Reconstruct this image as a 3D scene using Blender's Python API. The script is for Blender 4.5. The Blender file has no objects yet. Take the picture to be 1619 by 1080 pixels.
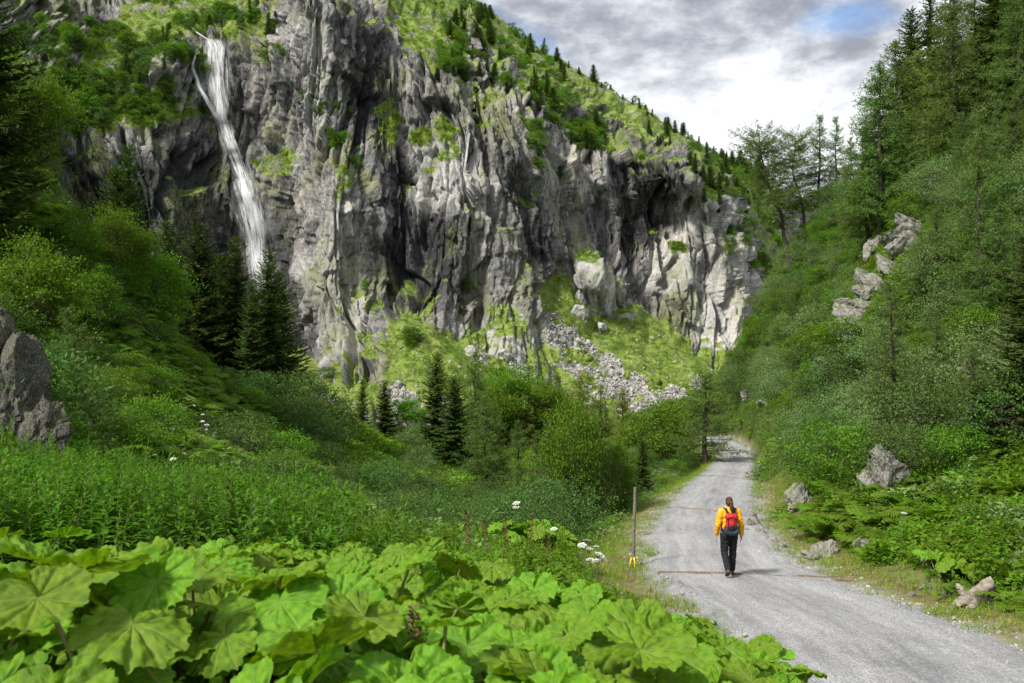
import bpy, bmesh, math
import numpy as np
from mathutils import Vector, Matrix, Euler

# ------------------------------------------------------------------ camera, world, sun, exposure
scene = bpy.context.scene
COL = scene.collection
F = 1350.0            # focal length in photograph pixels (photograph 1619 x 1080)
CX, CY = 809.5, 540.0
cam_d = bpy.data.cameras.new('camera')
cam = bpy.data.objects.new('camera', cam_d)
COL.objects.link(cam)
cam.location = (0, 0, 0)
cam.rotation_euler = (math.radians(90), 0, 0)
cam_d.sensor_width = 36.0
cam_d.lens = F / 1619.0 * 36.0
cam_d.clip_start = 0.1
cam_d.clip_end = 3000
cam_d.dof.use_dof = True
cam_d.dof.focus_distance = 24.0
cam_d.dof.aperture_fstop = 4.2
scene.camera = cam

SUN_EL, SUN_AZ = 46.0, 232.0      # azimuth clockwise from +Y: from the left, a little behind the camera
world = bpy.data.worlds.new('World')
scene.world = world
world.use_nodes = True
wn, wl = world.node_tree.nodes, world.node_tree.links
wn.clear()


def N(nodes, typ, **kw):
    n = nodes.new(typ)
    for k, v in kw.items():
        setattr(n, k, v)
    return n


def mathn(nt, op, a, b=None, c=None, clamp=False):
    n = nt.nodes.new('ShaderNodeMath')
    n.operation = op
    n.use_clamp = clamp
    for i, v in enumerate((a, b, c)):
        if v is None:
            continue
        if isinstance(v, (int, float)):
            n.inputs[i].default_value = v
        else:
            nt.links.new(v, n.inputs[i])
    return n.outputs[0]


def mixc(nt, fac, a, b, mode='MIX'):
    n = nt.nodes.new('ShaderNodeMix')
    n.data_type = 'RGBA'
    n.blend_type = mode
    n.clamp_factor = True
    for sock, v in ((n.inputs[0], fac), (n.inputs[6], a), (n.inputs[7], b)):
        if isinstance(v, (int, float)):
            sock.default_value = v
        elif isinstance(v, (tuple, list)):
            sock.default_value = (*v[:3], 1)
        else:
            nt.links.new(v, sock)
    return n.outputs[2]


def ramp(nt, fac, stops, interp='LINEAR'):
    n = nt.nodes.new('ShaderNodeValToRGB')
    n.color_ramp.interpolation = interp
    el = n.color_ramp.elements
    while len(el) < len(stops):
        el.new(0.5)
    for e, (p, c) in zip(el, stops):
        e.position = p
        e.color = (c, c, c, 1) if isinstance(c, (int, float)) else (*c[:3], 1)
    if fac is not None:
        nt.links.new(fac, n.inputs[0])
    return n.outputs[0]


def noise_tex(nt, vec, scale, detail=4, rough=0.55, dist=0.0):
    n = nt.nodes.new('ShaderNodeTexNoise')
    n.inputs['Scale'].default_value = scale
    n.inputs['Detail'].default_value = detail
    n.inputs['Roughness'].default_value = rough
    n.inputs['Distortion'].default_value = dist
    if vec is not None:
        nt.links.new(vec, n.inputs['Vector'])
    return n.outputs[0]


def mapping(nt, vec, scale=(1, 1, 1), rot=(0, 0, 0), loc=(0, 0, 0)):
    n = nt.nodes.new('ShaderNodeMapping')
    n.inputs['Scale'].default_value = scale
    n.inputs['Rotation'].default_value = rot
    n.inputs['Location'].default_value = loc
    nt.links.new(vec, n.inputs['Vector'])
    return n.outputs[0]


wt = world.node_tree
sky = N(wn, 'ShaderNodeTexSky', sky_type='NISHITA')
sky.sun_disc = False
sky.sun_elevation = math.radians(SUN_EL)
sky.sun_rotation = math.radians(SUN_AZ)
sky.altitude = 1200
tc = N(wn, 'ShaderNodeTexCoord')
sep = N(wn, 'ShaderNodeSeparateXYZ')
wl.new(tc.outputs['Generated'], sep.inputs[0])
dirv = tc.outputs['Generated']


def sky_spot(px, py, rx, ry):
    """soft patch of sky round the direction of a photograph pixel"""
    c = Vector((px - CX, F, CY - py)).normalized()
    mp = mapping(wt, dirv, scale=(F / rx, 0.6, F / ry), loc=(-c.x * F / rx, -c.y * 0.6, -c.z * F / ry))
    ln_ = N(wn, 'ShaderNodeVectorMath', operation='LENGTH')
    wl.new(mp, ln_.inputs[0])
    return mathn(wt, 'SUBTRACT', 1.0, mathn(wt, 'SMOOTH_MIN', ln_.outputs['Value'], 1.0, 0.3), clamp=True)


def cloud_noise(dz, scale, detail, seed):
    v = mapping(wt, dirv, scale=(1.0, 1.0, 2.0), loc=(seed, seed * 0.7, dz))
    return noise_tex(wt, v, scale, detail, 0.6, 0.2)


big = cloud_noise(0.0, 2.3, 3, 4.2)
cov = cloud_noise(0.0, 3.2, 9, 2.15)
cov_b = cloud_noise(0.13, 3.2, 7, 2.15)
fine = cloud_noise(0.0, 11.0, 10, 7.7)
fine_b = cloud_noise(0.10, 11.0, 8, 7.7)
holes = mathn(wt, 'ADD', mathn(wt, 'MULTIPLY', sky_spot(1340, 22, 120, 42), 0.21), mathn(wt, 'MULTIPLY', sky_spot(850, 75, 190, 70), 0.13))
cover = mathn(wt, 'SUBTRACT', mathn(wt, 'ADD', mathn(wt, 'MULTIPLY', big, 0.55), mathn(wt, 'MULTIPLY', cov, 0.6)), holes)
cover_m = ramp(wt, cover, [(0.33, 0.0), (0.40, 0.45), (0.50, 1.0)])
lit = mathn(wt, 'ADD', mathn(wt, 'MULTIPLY', mathn(wt, 'SUBTRACT', cov, cov_b), 2.1), mathn(wt, 'MULTIPLY', mathn(wt, 'SUBTRACT', fine, fine_b), 1.7))
thick = mathn(wt, 'ADD', mathn(wt, 'MULTIPLY', sky_spot(1120, 20, 330, 90), 0.27), mathn(wt, 'SUBTRACT', mathn(wt, 'MULTIPLY', sky_spot(1330, 160, 200, 60), 0.16), mathn(wt, 'MULTIPLY', sky_spot(1170, 195, 230, 70), 0.22)))
tone = mathn(wt, 'SUBTRACT', mathn(wt, 'ADD', 0.66, lit), mathn(wt, 'ADD', thick, mathn(wt, 'MULTIPLY', mathn(wt, 'SUBTRACT', big, 0.5), 0.9)))
cloud_c = ramp(wt, tone, [(0.0, (1.55, 1.65, 1.9)), (0.25, (2.1, 2.22, 2.5)), (0.5, (3.1, 3.25, 3.5)), (0.72, (4.1, 4.22, 4.4)), (1.0, (5.0, 5.08, 5.2))])
sky_b = mixc(wt, 1.0, sky.outputs[0], (0.58, 0.86, 1.06), 'MULTIPLY')
wcol = mixc(wt, cover_m, sky_b, cloud_c)
bg = N(wn, 'ShaderNodeBackground')
bg.inputs['Strength'].default_value = 0.138
wl.new(wcol, bg.inputs['Color'])
wo = N(wn, 'ShaderNodeOutputWorld')
wl.new(bg.outputs[0], wo.inputs['Surface'])

sun_d = bpy.data.lights.new('sun', 'SUN')
sun_d.energy = 3.6
sun_d.angle = math.radians(9.0)
sun_d.color = (1.0, 0.95, 0.86)
sun = bpy.data.objects.new('sun', sun_d)
COL.objects.link(sun)
_az, _el = math.radians(SUN_AZ), math.radians(SUN_EL)
SUNV = Vector((math.sin(_az) * math.cos(_el), math.cos(_az) * math.cos(_el), math.sin(_el)))
sun.rotation_euler = SUNV.to_track_quat('Z', 'Y').to_euler()

vs = scene.view_settings
vs.view_transform = 'Standard'
vs.look = 'None'
vs.exposure = 0.8
vs.gamma = 1.0
vs.use_curve_mapping = False
scene.render.engine = 'CYCLES'
cy = scene.cycles
cy.max_bounces = 6
cy.diffuse_bounces = 3
cy.glossy_bounces = 2
cy.transmission_bounces = 4
cy.transparent_max_bounces = 12
cy.use_denoising = True
cy.sample_clamp_indirect = 4.0
cy.caustics_reflective = False
cy.caustics_refractive = False

# ------------------------------------------------------------------ numeric helpers
rng = np.random.default_rng(7)


def at(px, py, d):
    """point in the world seen at photograph pixel px, py when it stands d metres ahead"""
    return np.array([(px - CX) / F * d, d, (CY - py) / F * d])


def project(p):
    p = np.asarray(p, float)
    y = np.maximum(p[..., 1], 0.05)
    return CX + p[..., 0] / y * F, CY - p[..., 2] / y * F


_G = np.random.default_rng(3).normal(size=(256, 3))
_G /= np.linalg.norm(_G, axis=1)[:, None]


def _hash(ix, iy, iz, seed):
    h = (ix.astype(np.int64) * 374761393 + iy.astype(np.int64) * 668265263 + iz.astype(np.int64) * 1274126177 + seed * 974634211) & 0xFFFFFFFF
    h = ((h ^ (h >> 13)) * 1274126177) & 0xFFFFFFFF
    return h ^ (h >> 16)


def perlin(p, seed=0):
    p = np.asarray(p, float)
    i = np.floor(p).astype(np.int64)
    f = p - i
    u = f * f * f * (f * (f * 6 - 15) + 10)
    out = 0
    for dx in (0, 1):
        wx = u[:, 0] if dx else 1 - u[:, 0]
        for dy in (0, 1):
            wy = u[:, 1] if dy else 1 - u[:, 1]
            for dz in (0, 1):
                wz = u[:, 2] if dz else 1 - u[:, 2]
                g = _G[_hash(i[:, 0] + dx, i[:, 1] + dy, i[:, 2] + dz, seed) & 255]
                d = g[:, 0] * (f[:, 0] - dx) + g[:, 1] * (f[:, 1] - dy) + g[:, 2] * (f[:, 2] - dz)
                out = out + d * wx * wy * wz
    return out * 1.5


def fbm(p, oct=4, gain=0.5, lac=2.03, seed=0):
    a, s, o = 1.0, 0.0, 0.0
    p = np.asarray(p, float)
    for k in range(oct):
        s = s + a * perlin(p, seed + k * 17)
        p = p * lac + 11.3
        a *= gain
    return s


def ridged(p, oct=4, gain=0.5, seed=0):
    a, s = 1.0, 0.0
    p = np.asarray(p, float)
    for k in range(oct):
        s = s + a * (1 - 2 * np.abs(perlin(p, seed + k * 31)))
        p = p * 2.07 + 5.7
        a *= gain
    return s


def facet(p, seed=0):
    """broken rock: every cell of a jittered lattice is a flat facet with its own tilt and height"""
    p = np.asarray(p, float)
    i = np.floor(p).astype(np.int64)
    i0, i1, i2 = (np.ascontiguousarray(i[:, a]) for a in range(3))
    fx, fy, fz = ((p[:, a] - i[:, a]).astype(np.float32) for a in range(3))
    k_ = np.float32(0.76 / 255)
    _G32 = _G.astype(np.float32)
    best = np.full(len(p), 1e9, np.float32)
    sec = np.full(len(p), 1e9, np.float32)
    val = np.zeros(len(p), np.float32)
    for dx in (-1, 0, 1):
        for dy in (-1, 0, 1):
            for dz in (-1, 0, 1):
                h = _hash(i0 + dx, i1 + dy, i2 + dz, seed)
                qx = fx - dx - 0.12 - (h & 255) * k_
                qy = fy - dy - 0.12 - ((h >> 8) & 255) * k_
                qz = fz - dz - 0.12 - ((h >> 16) & 255) * k_
                d = qx * qx + qy * qy + qz * qz
                m = d < best
                np.minimum(sec, np.where(m, best, d), out=sec)
                hm = h[m]
                gm_ = _G32[(hm >> 5) & 255]
                val[m] = (gm_[:, 0] * qx[m] + gm_[:, 1] * qy[m] + gm_[:, 2] * qz[m]) * 1.6 + ((hm >> 11) & 255) / 255.0 - 0.5
                best[m] = d[m]
    return val, np.sqrt(sec) - np.sqrt(best)


def smooth(a, b, x):
    t = np.clip((x - a) / (b - a), 0, 1)
    return t * t * (3 - 2 * t)


class TPS:
    """thin plate surface through scattered control values"""
    def __init__(self, xy, v, lam=1e-3):
        self.c = np.asarray(xy, float)
        n = len(self.c)
        K = self.k(np.linalg.norm(self.c[:, None] - self.c[None], axis=2)) + lam * np.eye(n)
        P = np.hstack([np.ones((n, 1)), self.c])
        A = np.zeros((n + 3, n + 3))
        A[:n, :n] = K
        A[:n, n:] = P
        A[n:, :n] = P.T
        self.w = np.linalg.solve(A, np.concatenate([np.asarray(v, float), np.zeros(3)]))

    @staticmethod
    def k(r):
        return r * r * np.log(r + 1e-9)

    def __call__(self, xy):
        xy = np.asarray(xy, float)
        out = np.empty(len(xy))
        n = len(self.c)
        for s in range(0, len(xy), 40000):
            q = xy[s:s + 40000]
            r = np.sqrt(((q[:, None] - self.c[None]) ** 2).sum(2))
            out[s:s + 40000] = self.k(r) @ self.w[:n] + self.w[n] + q @ self.w[n + 1:]
        return out


def inpoly(x, y, poly):
    inside = np.zeros(np.shape(x), bool)
    n = len(poly)
    for i in range(n):
        x0, y0 = poly[i]
        x1, y1 = poly[(i + 1) % n]
        if y0 == y1:
            continue
        c = ((y0 > y) != (y1 > y)) & (x < (x1 - x0) * (y - y0) / (y1 - y0) + x0)
        inside ^= c
    return inside


# ------------------------------------------------------------------ object helpers
def mesh_from(name, V, Fc, mats=(), midx=None, smooth_shade=False, attrs=None):
    """V (n,3); Fc an (m,3) or (m,4) int array or a list of faces"""
    me = bpy.data.meshes.new(name)
    V = np.asarray(V, np.float32)
    if isinstance(Fc, np.ndarray):
        m, k = Fc.shape
        me.vertices.add(len(V))
        me.vertices.foreach_set('co', V.ravel())
        me.loops.add(m * k)
        me.loops.foreach_set('vertex_index', Fc.astype(np.int32).ravel())
        me.polygons.add(m)
        me.polygons.foreach_set('loop_start', np.arange(0, m * k, k, dtype=np.int32))
        me.polygons.foreach_set('loop_total', np.full(m, k, np.int32))
    else:
        me.from_pydata([tuple(v) for v in V], [], Fc)
    for mt in mats:
        me.materials.append(mt)
    if midx is not None:
        me.polygons.foreach_set('material_index', np.asarray(midx, np.int32))
    if smooth_shade:
        me.polygons.foreach_set('use_smooth', np.ones(len(me.polygons), bool))
    for k, (dom, arr) in (attrs or {}).items():
        a = me.attributes.new(k, 'FLOAT', dom)
        a.data.foreach_set('value', np.asarray(arr, np.float32))
    me.update(calc_edges=True)
    return me


def link(name, data, parent=None, loc=None, rot=None, scale=None):
    o = bpy.data.objects.new(name, data)
    COL.objects.link(o)
    if parent is not None:
        o.parent = parent
    if loc is not None:
        o.location = loc
    if rot is not None:
        o.rotation_euler = rot
    if scale is not None:
        o.scale = scale if hasattr(scale, '__len__') else (scale,) * 3
    return o


def tag(o, label, cat=None, group=None, kind=None):
    o['label'] = label
    if cat:
        o['category'] = cat
    if group:
        o['group'] = group
    if kind:
        o['kind'] = kind
    return o


def thing(name, label, cat, loc, rotz=0.0, scale=1.0, group=None, tilt=(0, 0)):
    e = link(name, None, None, loc, (tilt[0], tilt[1], rotz), scale)
    e.empty_display_size = 0.2
    return tag(e, label, cat, group)


class Geo:
    """collects vertices, quads and triangles with a material slot and a random value each"""
    def __init__(self):
        self.V, self.Q, self.T, self.qm, self.tm, self.qr, self.tr = [], [], [], [], [], [], []
        self.n = 0

    def add(self, V, Q, mat=0, rnd=None):
        V = np.asarray(V, float).reshape(-1, 3)
        Q = np.asarray(Q, int)
        self.V.append(V)
        r = np.full(len(Q), 0.5) if rnd is None else np.asarray(rnd)
        if Q.shape[1] == 4:
            self.Q.append(Q + self.n); self.qm.append(np.full(len(Q), mat)); self.qr.append(r)
        else:
            self.T.append(Q + self.n); self.tm.append(np.full(len(Q), mat)); self.tr.append(r)
        self.n += len(V)

    def leaves(self, P, D, S, l, w, mat=0, fold=0.25, g=None, rnd=None, belly=0.45):
        """folded four-cornered leaves: base P, along D, across S"""
        P = np.atleast_2d(P); D = np.atleast_2d(D); S = np.atleast_2d(S)
        l = np.broadcast_to(np.asarray(l, float), (len(P),))[:, None]
        w = np.broadcast_to(np.asarray(w, float), (len(P),))[:, None]
        Nn = np.cross(D, S)
        mid = P + D * l * belly
        up = Nn * w * fold
        V = np.stack([P, mid + S * w * 0.5 + up, P + D * l, mid - S * w * 0.5 + up], 1).reshape(-1, 3)
        k = np.arange(len(P))[:, None] * 4
        if rnd is None:
            rnd = (g or rng).random(len(P))
        self.add(V, k + np.array([[0, 1, 2, 3]]), mat, rnd)

    def tube(self, pts, radii, sides=6, mat=0):
        pts = np.asarray(pts, float)
        n = len(pts)
        radii = np.broadcast_to(np.asarray(radii, float), (n,))
        t = np.gradient(pts, axis=0)
        t /= np.linalg.norm(t, axis=1)[:, None] + 1e-9
        ref = np.where(np.abs(t[:, 2:3]) > 0.9, np.array([[1., 0, 0]]), np.array([[0, 0, 1.]]))
        a = np.cross(t, ref); a /= np.linalg.norm(a, axis=1)[:, None] + 1e-9
        b = np.cross(t, a)
        th = np.linspace(0, 2 * math.pi, sides, endpoint=False)
        V = pts[:, None] + radii[:, None, None] * (a[:, None] * np.cos(th)[None, :, None] + b[:, None] * np.sin(th)[None, :, None])
        Q = []
        for i in range(n - 1):
            for j in range(sides):
                k = (j + 1) % sides
                Q.append((i * sides + j, i * sides + k, (i + 1) * sides + k, (i + 1) * sides + j))
        self.add(V.reshape(-1, 3), np.array(Q), mat)

    def mesh(self, name, mats, smooth_shade=False):
        V = np.concatenate(self.V)
        me = bpy.data.meshes.new(name)
        nq = sum(len(q) for q in self.Q); nt_ = sum(len(t) for t in self.T)
        loops = []
        if nq: loops.append(np.concatenate(self.Q).ravel())
        if nt_: loops.append(np.concatenate(self.T).ravel())
        loops = np.concatenate(loops).astype(np.int32)
        tot = np.concatenate([np.full(nq, 4), np.full(nt_, 3)]).astype(np.int32)
        start = np.concatenate([[0], np.cumsum(tot)[:-1]]).astype(np.int32)
        me.vertices.add(len(V)); me.vertices.foreach_set('co', V.astype(np.float32).ravel())
        me.loops.add(len(loops)); me.loops.foreach_set('vertex_index', loops)
        me.polygons.add(nq + nt_)
        me.polygons.foreach_set('loop_start', start); me.polygons.foreach_set('loop_total', tot)
        for m in mats: me.materials.append(m)
        me.polygons.foreach_set('material_index', np.concatenate(self.qm + self.tm).astype(np.int32))
        if smooth_shade:
            me.polygons.foreach_set('use_smooth', np.ones(nq + nt_, bool))
        a = me.attributes.new('lr', 'FLOAT', 'FACE')
        a.data.foreach_set('value', np.concatenate(self.qr + self.tr).astype(np.float32))
        me.update(calc_edges=True)
        return me


def unit(v):
    v = np.asarray(v, float)
    return v / (np.linalg.norm(v, axis=-1, keepdims=True) + 1e-9)


def rand_dirs(g, n, up=0.0):
    d = g.normal(size=(n, 3))
    d[:, 2] += up
    return unit(d)


def perp(g, D):
    r = g.normal(size=D.shape)
    return unit(np.cross(D, r))


# ------------------------------------------------------------------ materials
def mat_new(name):
    m = bpy.data.materials.new(name)
    m.use_nodes = True
    m.node_tree.nodes.clear()
    return m, m.node_tree


def foliage_mat(name, col, col2, trans=0.35, gloss=0.06, rough=0.45, tcol=None, vary=0.35, sat=1.05):
    """leaf: diffuse + light through the blade + a little sheen; tone varies by leaf and by plant"""
    m, nt = mat_new(name)
    oi = nt.nodes.new('ShaderNodeObjectInfo')
    at_ = nt.nodes.new('ShaderNodeAttribute'); at_.attribute_name = 'lr'
    c = mixc(nt, at_.outputs['Fac'], col, col2)
    geo = nt.nodes.new('ShaderNodeNewGeometry')
    nz = noise_tex(nt, geo.outputs['Position'], 0.35, 3)
    hsv = nt.nodes.new('ShaderNodeHueSaturation')
    hsv.inputs['Saturation'].default_value = sat
    nt.links.new(c, hsv.inputs['Color'])
    nt.links.new(mathn(nt, 'MULTIPLY_ADD', oi.outputs['Random'], 0.035, 0.4825), hsv.inputs['Hue'])
    v = mathn(nt, 'ADD', mathn(nt, 'MULTIPLY_ADD', oi.outputs['Random'], vary, 1 - vary / 2),
              mathn(nt, 'MULTIPLY_ADD', nz, 0.7, -0.35))
    nt.links.new(v, hsv.inputs['Value'])
    d = nt.nodes.new('ShaderNodeBsdfDiffuse')
    nt.links.new(hsv.outputs[0], d.inputs['Color'])
    t = nt.nodes.new('ShaderNodeBsdfTranslucent')
    tc_ = mixc(nt, 1.0, hsv.outputs[0], tcol or (1.15, 1.2, 0.55), 'MULTIPLY')
    nt.links.new(tc_, t.inputs['Color'])
    mx = nt.nodes.new('ShaderNodeMixShader'); mx.inputs[0].default_value = trans
    nt.links.new(d.outputs[0], mx.inputs[1]); nt.links.new(t.outputs[0], mx.inputs[2])
    gl = nt.nodes.new('ShaderNodeBsdfGlossy'); gl.inputs['Roughness'].default_value = rough
    gl.inputs['Color'].default_value = (0.8, 0.85, 0.8, 1)
    mx2 = nt.nodes.new('ShaderNodeMixShader'); mx2.inputs[0].default_value = gloss
    nt.links.new(mx.outputs[0], mx2.inputs[1]); nt.links.new(gl.outputs[0], mx2.inputs[2])
    o = nt.nodes.new('ShaderNodeOutputMaterial')
    nt.links.new(mx2.outputs[0], o.inputs[0])
    return m


def simple_mat(name, col, rough=0.8, var=0.25, scale=8.0, col2=None, bump=0.0, spec=0.3, detail=5):
    m, nt = mat_new(name)
    tcn = nt.nodes.new('ShaderNodeTexCoord')
    nz = noise_tex(nt, tcn.outputs['Object'], scale, detail, 0.6)
    c2 = col2 or tuple(x * (1 - var) for x in col)
    c = mixc(nt, ramp(nt, nz, [(0.35, 0.0), (0.65, 1.0)]), col, c2)
    b = nt.nodes.new('ShaderNodeBsdfPrincipled')
    nt.links.new(c, b.inputs['Base Color'])
    b.inputs['Roughness'].default_value = rough
    b.inputs['Specular IOR Level'].default_value = spec
    if bump:
        bp = nt.nodes.new('ShaderNodeBump')
        bp.inputs['Strength'].default_value = bump
        bp.inputs['Distance'].default_value = 0.05
        nt.links.new(nz, bp.inputs['Height'])
        nt.links.new(bp.outputs[0], b.inputs['Normal'])
    o = nt.nodes.new('ShaderNodeOutputMaterial')
    nt.links.new(b.outputs[0], o.inputs[0])
    return m


def rock_mat(name, c_light=(0.36, 0.345, 0.32), c_dark=(0.10, 0.095, 0.085), moss=True, scale=1.0):
    m, nt = mat_new(name)
    geo = nt.nodes.new('ShaderNodeNewGeometry')
    P = geo.outputs['Position']
    n1 = noise_tex(nt, P, 0.9 * scale, 8, 0.62, 0.3)
    n2 = noise_tex(nt, mapping(nt, P, scale=(1, 1, 0.35), rot=(0.3, 0.5, 0.2)), 4.0 * scale, 6, 0.65)
    n3 = noise_tex(nt, P, 18 * scale, 4, 0.6)
    t = mathn(nt, 'MULTIPLY_ADD', n2, 0.45, mathn(nt, 'MULTIPLY', n1, 0.55))
    c = ramp(nt, t, [(0.36, c_dark), (0.47, tuple((a + b) / 2 for a, b in zip(c_light, c_dark))), (0.60, c_light)])
    c = mixc(nt, ramp(nt, n3, [(0.45, 0.0), (0.75, 0.4)]), c, (0.45, 0.44, 0.40))
    if moss:
        sp = nt.nodes.new('ShaderNodeSeparateXYZ')
        nt.links.new(geo.outputs['Normal'], sp.inputs[0])
        mz = mathn(nt, 'MULTIPLY', ramp(nt, sp.outputs[2], [(0.25, 0.0), (0.75, 1.0)]), ramp(nt, n1, [(0.42, 0.0), (0.54, 1.0)]))
        c = mixc(nt, mz, c, mixc(nt, n3, (0.045, 0.075, 0.015), (0.10, 0.12, 0.03)))
    b = nt.nodes.new('ShaderNodeBsdfPrincipled')
    nt.links.new(c, b.inputs['Base Color'])
    b.inputs['Roughness'].default_value = 0.82
    b.inputs['Specular IOR Level'].default_value = 0.25
    bp = nt.nodes.new('ShaderNodeBump'); bp.inputs['Strength'].default_value = 0.8; bp.inputs['Distance'].default_value = 0.12 / scale
    nt.links.new(mathn(nt, 'MULTIPLY_ADD', n3, 0.3, n2), bp.inputs['Height'])
    nt.links.new(bp.outputs[0], b.inputs['Normal'])
    o = nt.nodes.new('ShaderNodeOutputMaterial')
    nt.links.new(b.outputs[0], o.inputs[0])
    return m


M_SPRUCE = foliage_mat('spruce_needles', (0.0386, 0.0747, 0.0166), (0.0798, 0.1263, 0.0248), 0.18, 0.015, 0.6)
M_LARCH = foliage_mat('larch_needles', (0.0844, 0.1518, 0.03), (0.1406, 0.2194, 0.047), 0.35, 0.015, 0.6, sat=1.0)
M_LARCHP = foliage_mat('pale_larch_needles', (0.168, 0.224, 0.054), (0.2576, 0.3136, 0.0864), 0.35, 0.015, 0.6)
M_LEAF = foliage_mat('tree_leaves', (0.078, 0.1626, 0.0167), (0.1431, 0.2601, 0.0293), 0.4, 0.015, 0.6, sat=1.05)
M_LEAFB = foliage_mat('bush_leaves', (0.054, 0.1081, 0.0277), (0.1021, 0.1802, 0.0418), 0.32, 0.015, 0.6, sat=1.05)
M_LEAFG = foliage_mat('grey_green_leaves', (0.1085, 0.1723, 0.061), (0.1788, 0.2554, 0.0936), 0.3, 0.015, 0.6, sat=1.05)
M_FERN = foliage_mat('fern_fronds', (0.0904, 0.1761, 0.0134), (0.1428, 0.2475, 0.0245), 0.42, 0.015, 0.6)
M_HERB = foliage_mat('herb_leaves', (0.0809, 0.1618, 0.0153), (0.1428, 0.2475, 0.0245), 0.42, 0.015, 0.6)
M_WILLOW = foliage_mat('willowherb_leaves', (0.0605, 0.1512, 0.0142), (0.1109, 0.2318, 0.0227), 0.4, 0.015, 0.6)
M_GRASS = foliage_mat('meadow_grass', (0.1232, 0.2128, 0.0202), (0.2128, 0.3248, 0.0396), 0.4, 0.015, 0.6)
M_DRYGRASS = foliage_mat('dry_grass', (0.2464, 0.224, 0.054), (0.336, 0.3248, 0.072), 0.35, 0.015, 0.6)
M_ALP = foliage_mat('alpine_turf', (0.175, 0.287, 0.0287), (0.28, 0.399, 0.054), 0.35, 0.015, 0.6)
M_BARK = simple_mat('bark', (0.075, 0.058, 0.045), 0.9, 0.5, 9.0, bump=0.8)
M_TWIG = simple_mat('twig_bark', (0.11, 0.09, 0.07), 0.9, 0.4, 6.0)
M_STEM = simple_mat('green_stem', (0.13, 0.17, 0.05), 0.6, 0.3, 8.0)
M_ROCK = rock_mat('grey_rock')
M_ROCKP = rock_mat('pale_rock', (0.31, 0.295, 0.27), (0.085, 0.08, 0.07))
M_SCREE = rock_mat('scree_stone', (0.44, 0.43, 0.40), (0.17, 0.165, 0.155), moss=False)
M_ROCKD = rock_mat('dark_mossy_rock', (0.09, 0.083, 0.072), (0.018, 0.016, 0.014), scale=1.6)

# ------------------------------------------------------------------ the path's line
PATH = np.array([  # photograph x, distance ahead, height, half width
    (0, -14, -2.6, 1.9), (0, -6, -2.95, 1.9), (0, 0, -3.35, 1.9), (0, 6, -3.75, 1.95),
    (1485, 10.2, -4.1, 1.95), (1365, 13, -4.5, 1.95), (1255, 16, -4.9, 1.9), (1168, 19.5, -5.3, 1.85), (1135, 23, -5.62, 1.75),
    (1120, 30, -6.25, 1.7), (1134, 41, -7.2, 1.65), (1157, 62, -9.15, 1.6), (1163, 74, -9.9, 1.5), (1143, 88, -10.35, 1.4), (1122, 97, -10.9, 1.35),
    (1085, 110, -11.6, 1.3)])
px_ = np.where(PATH[:, 0] > 0, (PATH[:, 0] - CX) / F * PATH[:, 1], 0)
px_[:4] = [1.6, 3.0, 4.1, 4.9]
_t = np.concatenate([[0], np.cumsum(np.hypot(np.diff(px_), np.diff(PATH[:, 1])))])


def catmull(t, x, q):
    """smooth curve through the samples"""
    m = np.gradient(x, t)
    i = np.clip(np.searchsorted(t, q) - 1, 0, len(t) - 2)
    h = t[i + 1] - t[i]
    s = (q - t[i]) / h
    return ((1 + 2 * s) * (1 - s) ** 2) * x[i] + s * (1 - s) ** 2 * h * m[i] + s * s * (3 - 2 * s) * x[i + 1] + s * s * (s - 1) * h * m[i + 1]


_q = np.arange(0, _t[-1], 0.25)
PC = np.stack([catmull(_t, px_, _q), catmull(_t, PATH[:, 1], _q), catmull(_t, PATH[:, 2], _q), np.interp(_q, _t, PATH[:, 3])], 1)


def near_path(x, y):
    """distance to the path's centre line, its height and its half width there, and the side (+ right)"""
    x = np.asarray(x, float); y = np.asarray(y, float)
    D = np.empty(len(x)); Z = np.empty(len(x)); W = np.empty(len(x)); S = np.empty(len(x))
    sub = PC[::2]
    T = np.gradient(sub[:, :2], axis=0)
    for s in range(0, len(x), 50000):
        d2 = (x[s:s + 50000, None] - sub[None, :, 0]) ** 2 + (y[s:s + 50000, None] - sub[None, :, 1]) ** 2
        k = d2.argmin(1)
        D[s:s + 50000] = np.sqrt(d2[np.arange(len(k)), k]); Z[s:s + 50000] = sub[k, 2]; W[s:s + 50000] = sub[k, 3]
        S[s:s + 50000] = T[k, 1] * (x[s:s + 50000] - sub[k, 0]) - T[k, 0] * (y[s:s + 50000] - sub[k, 1])
    return D, Z, W, S


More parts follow.
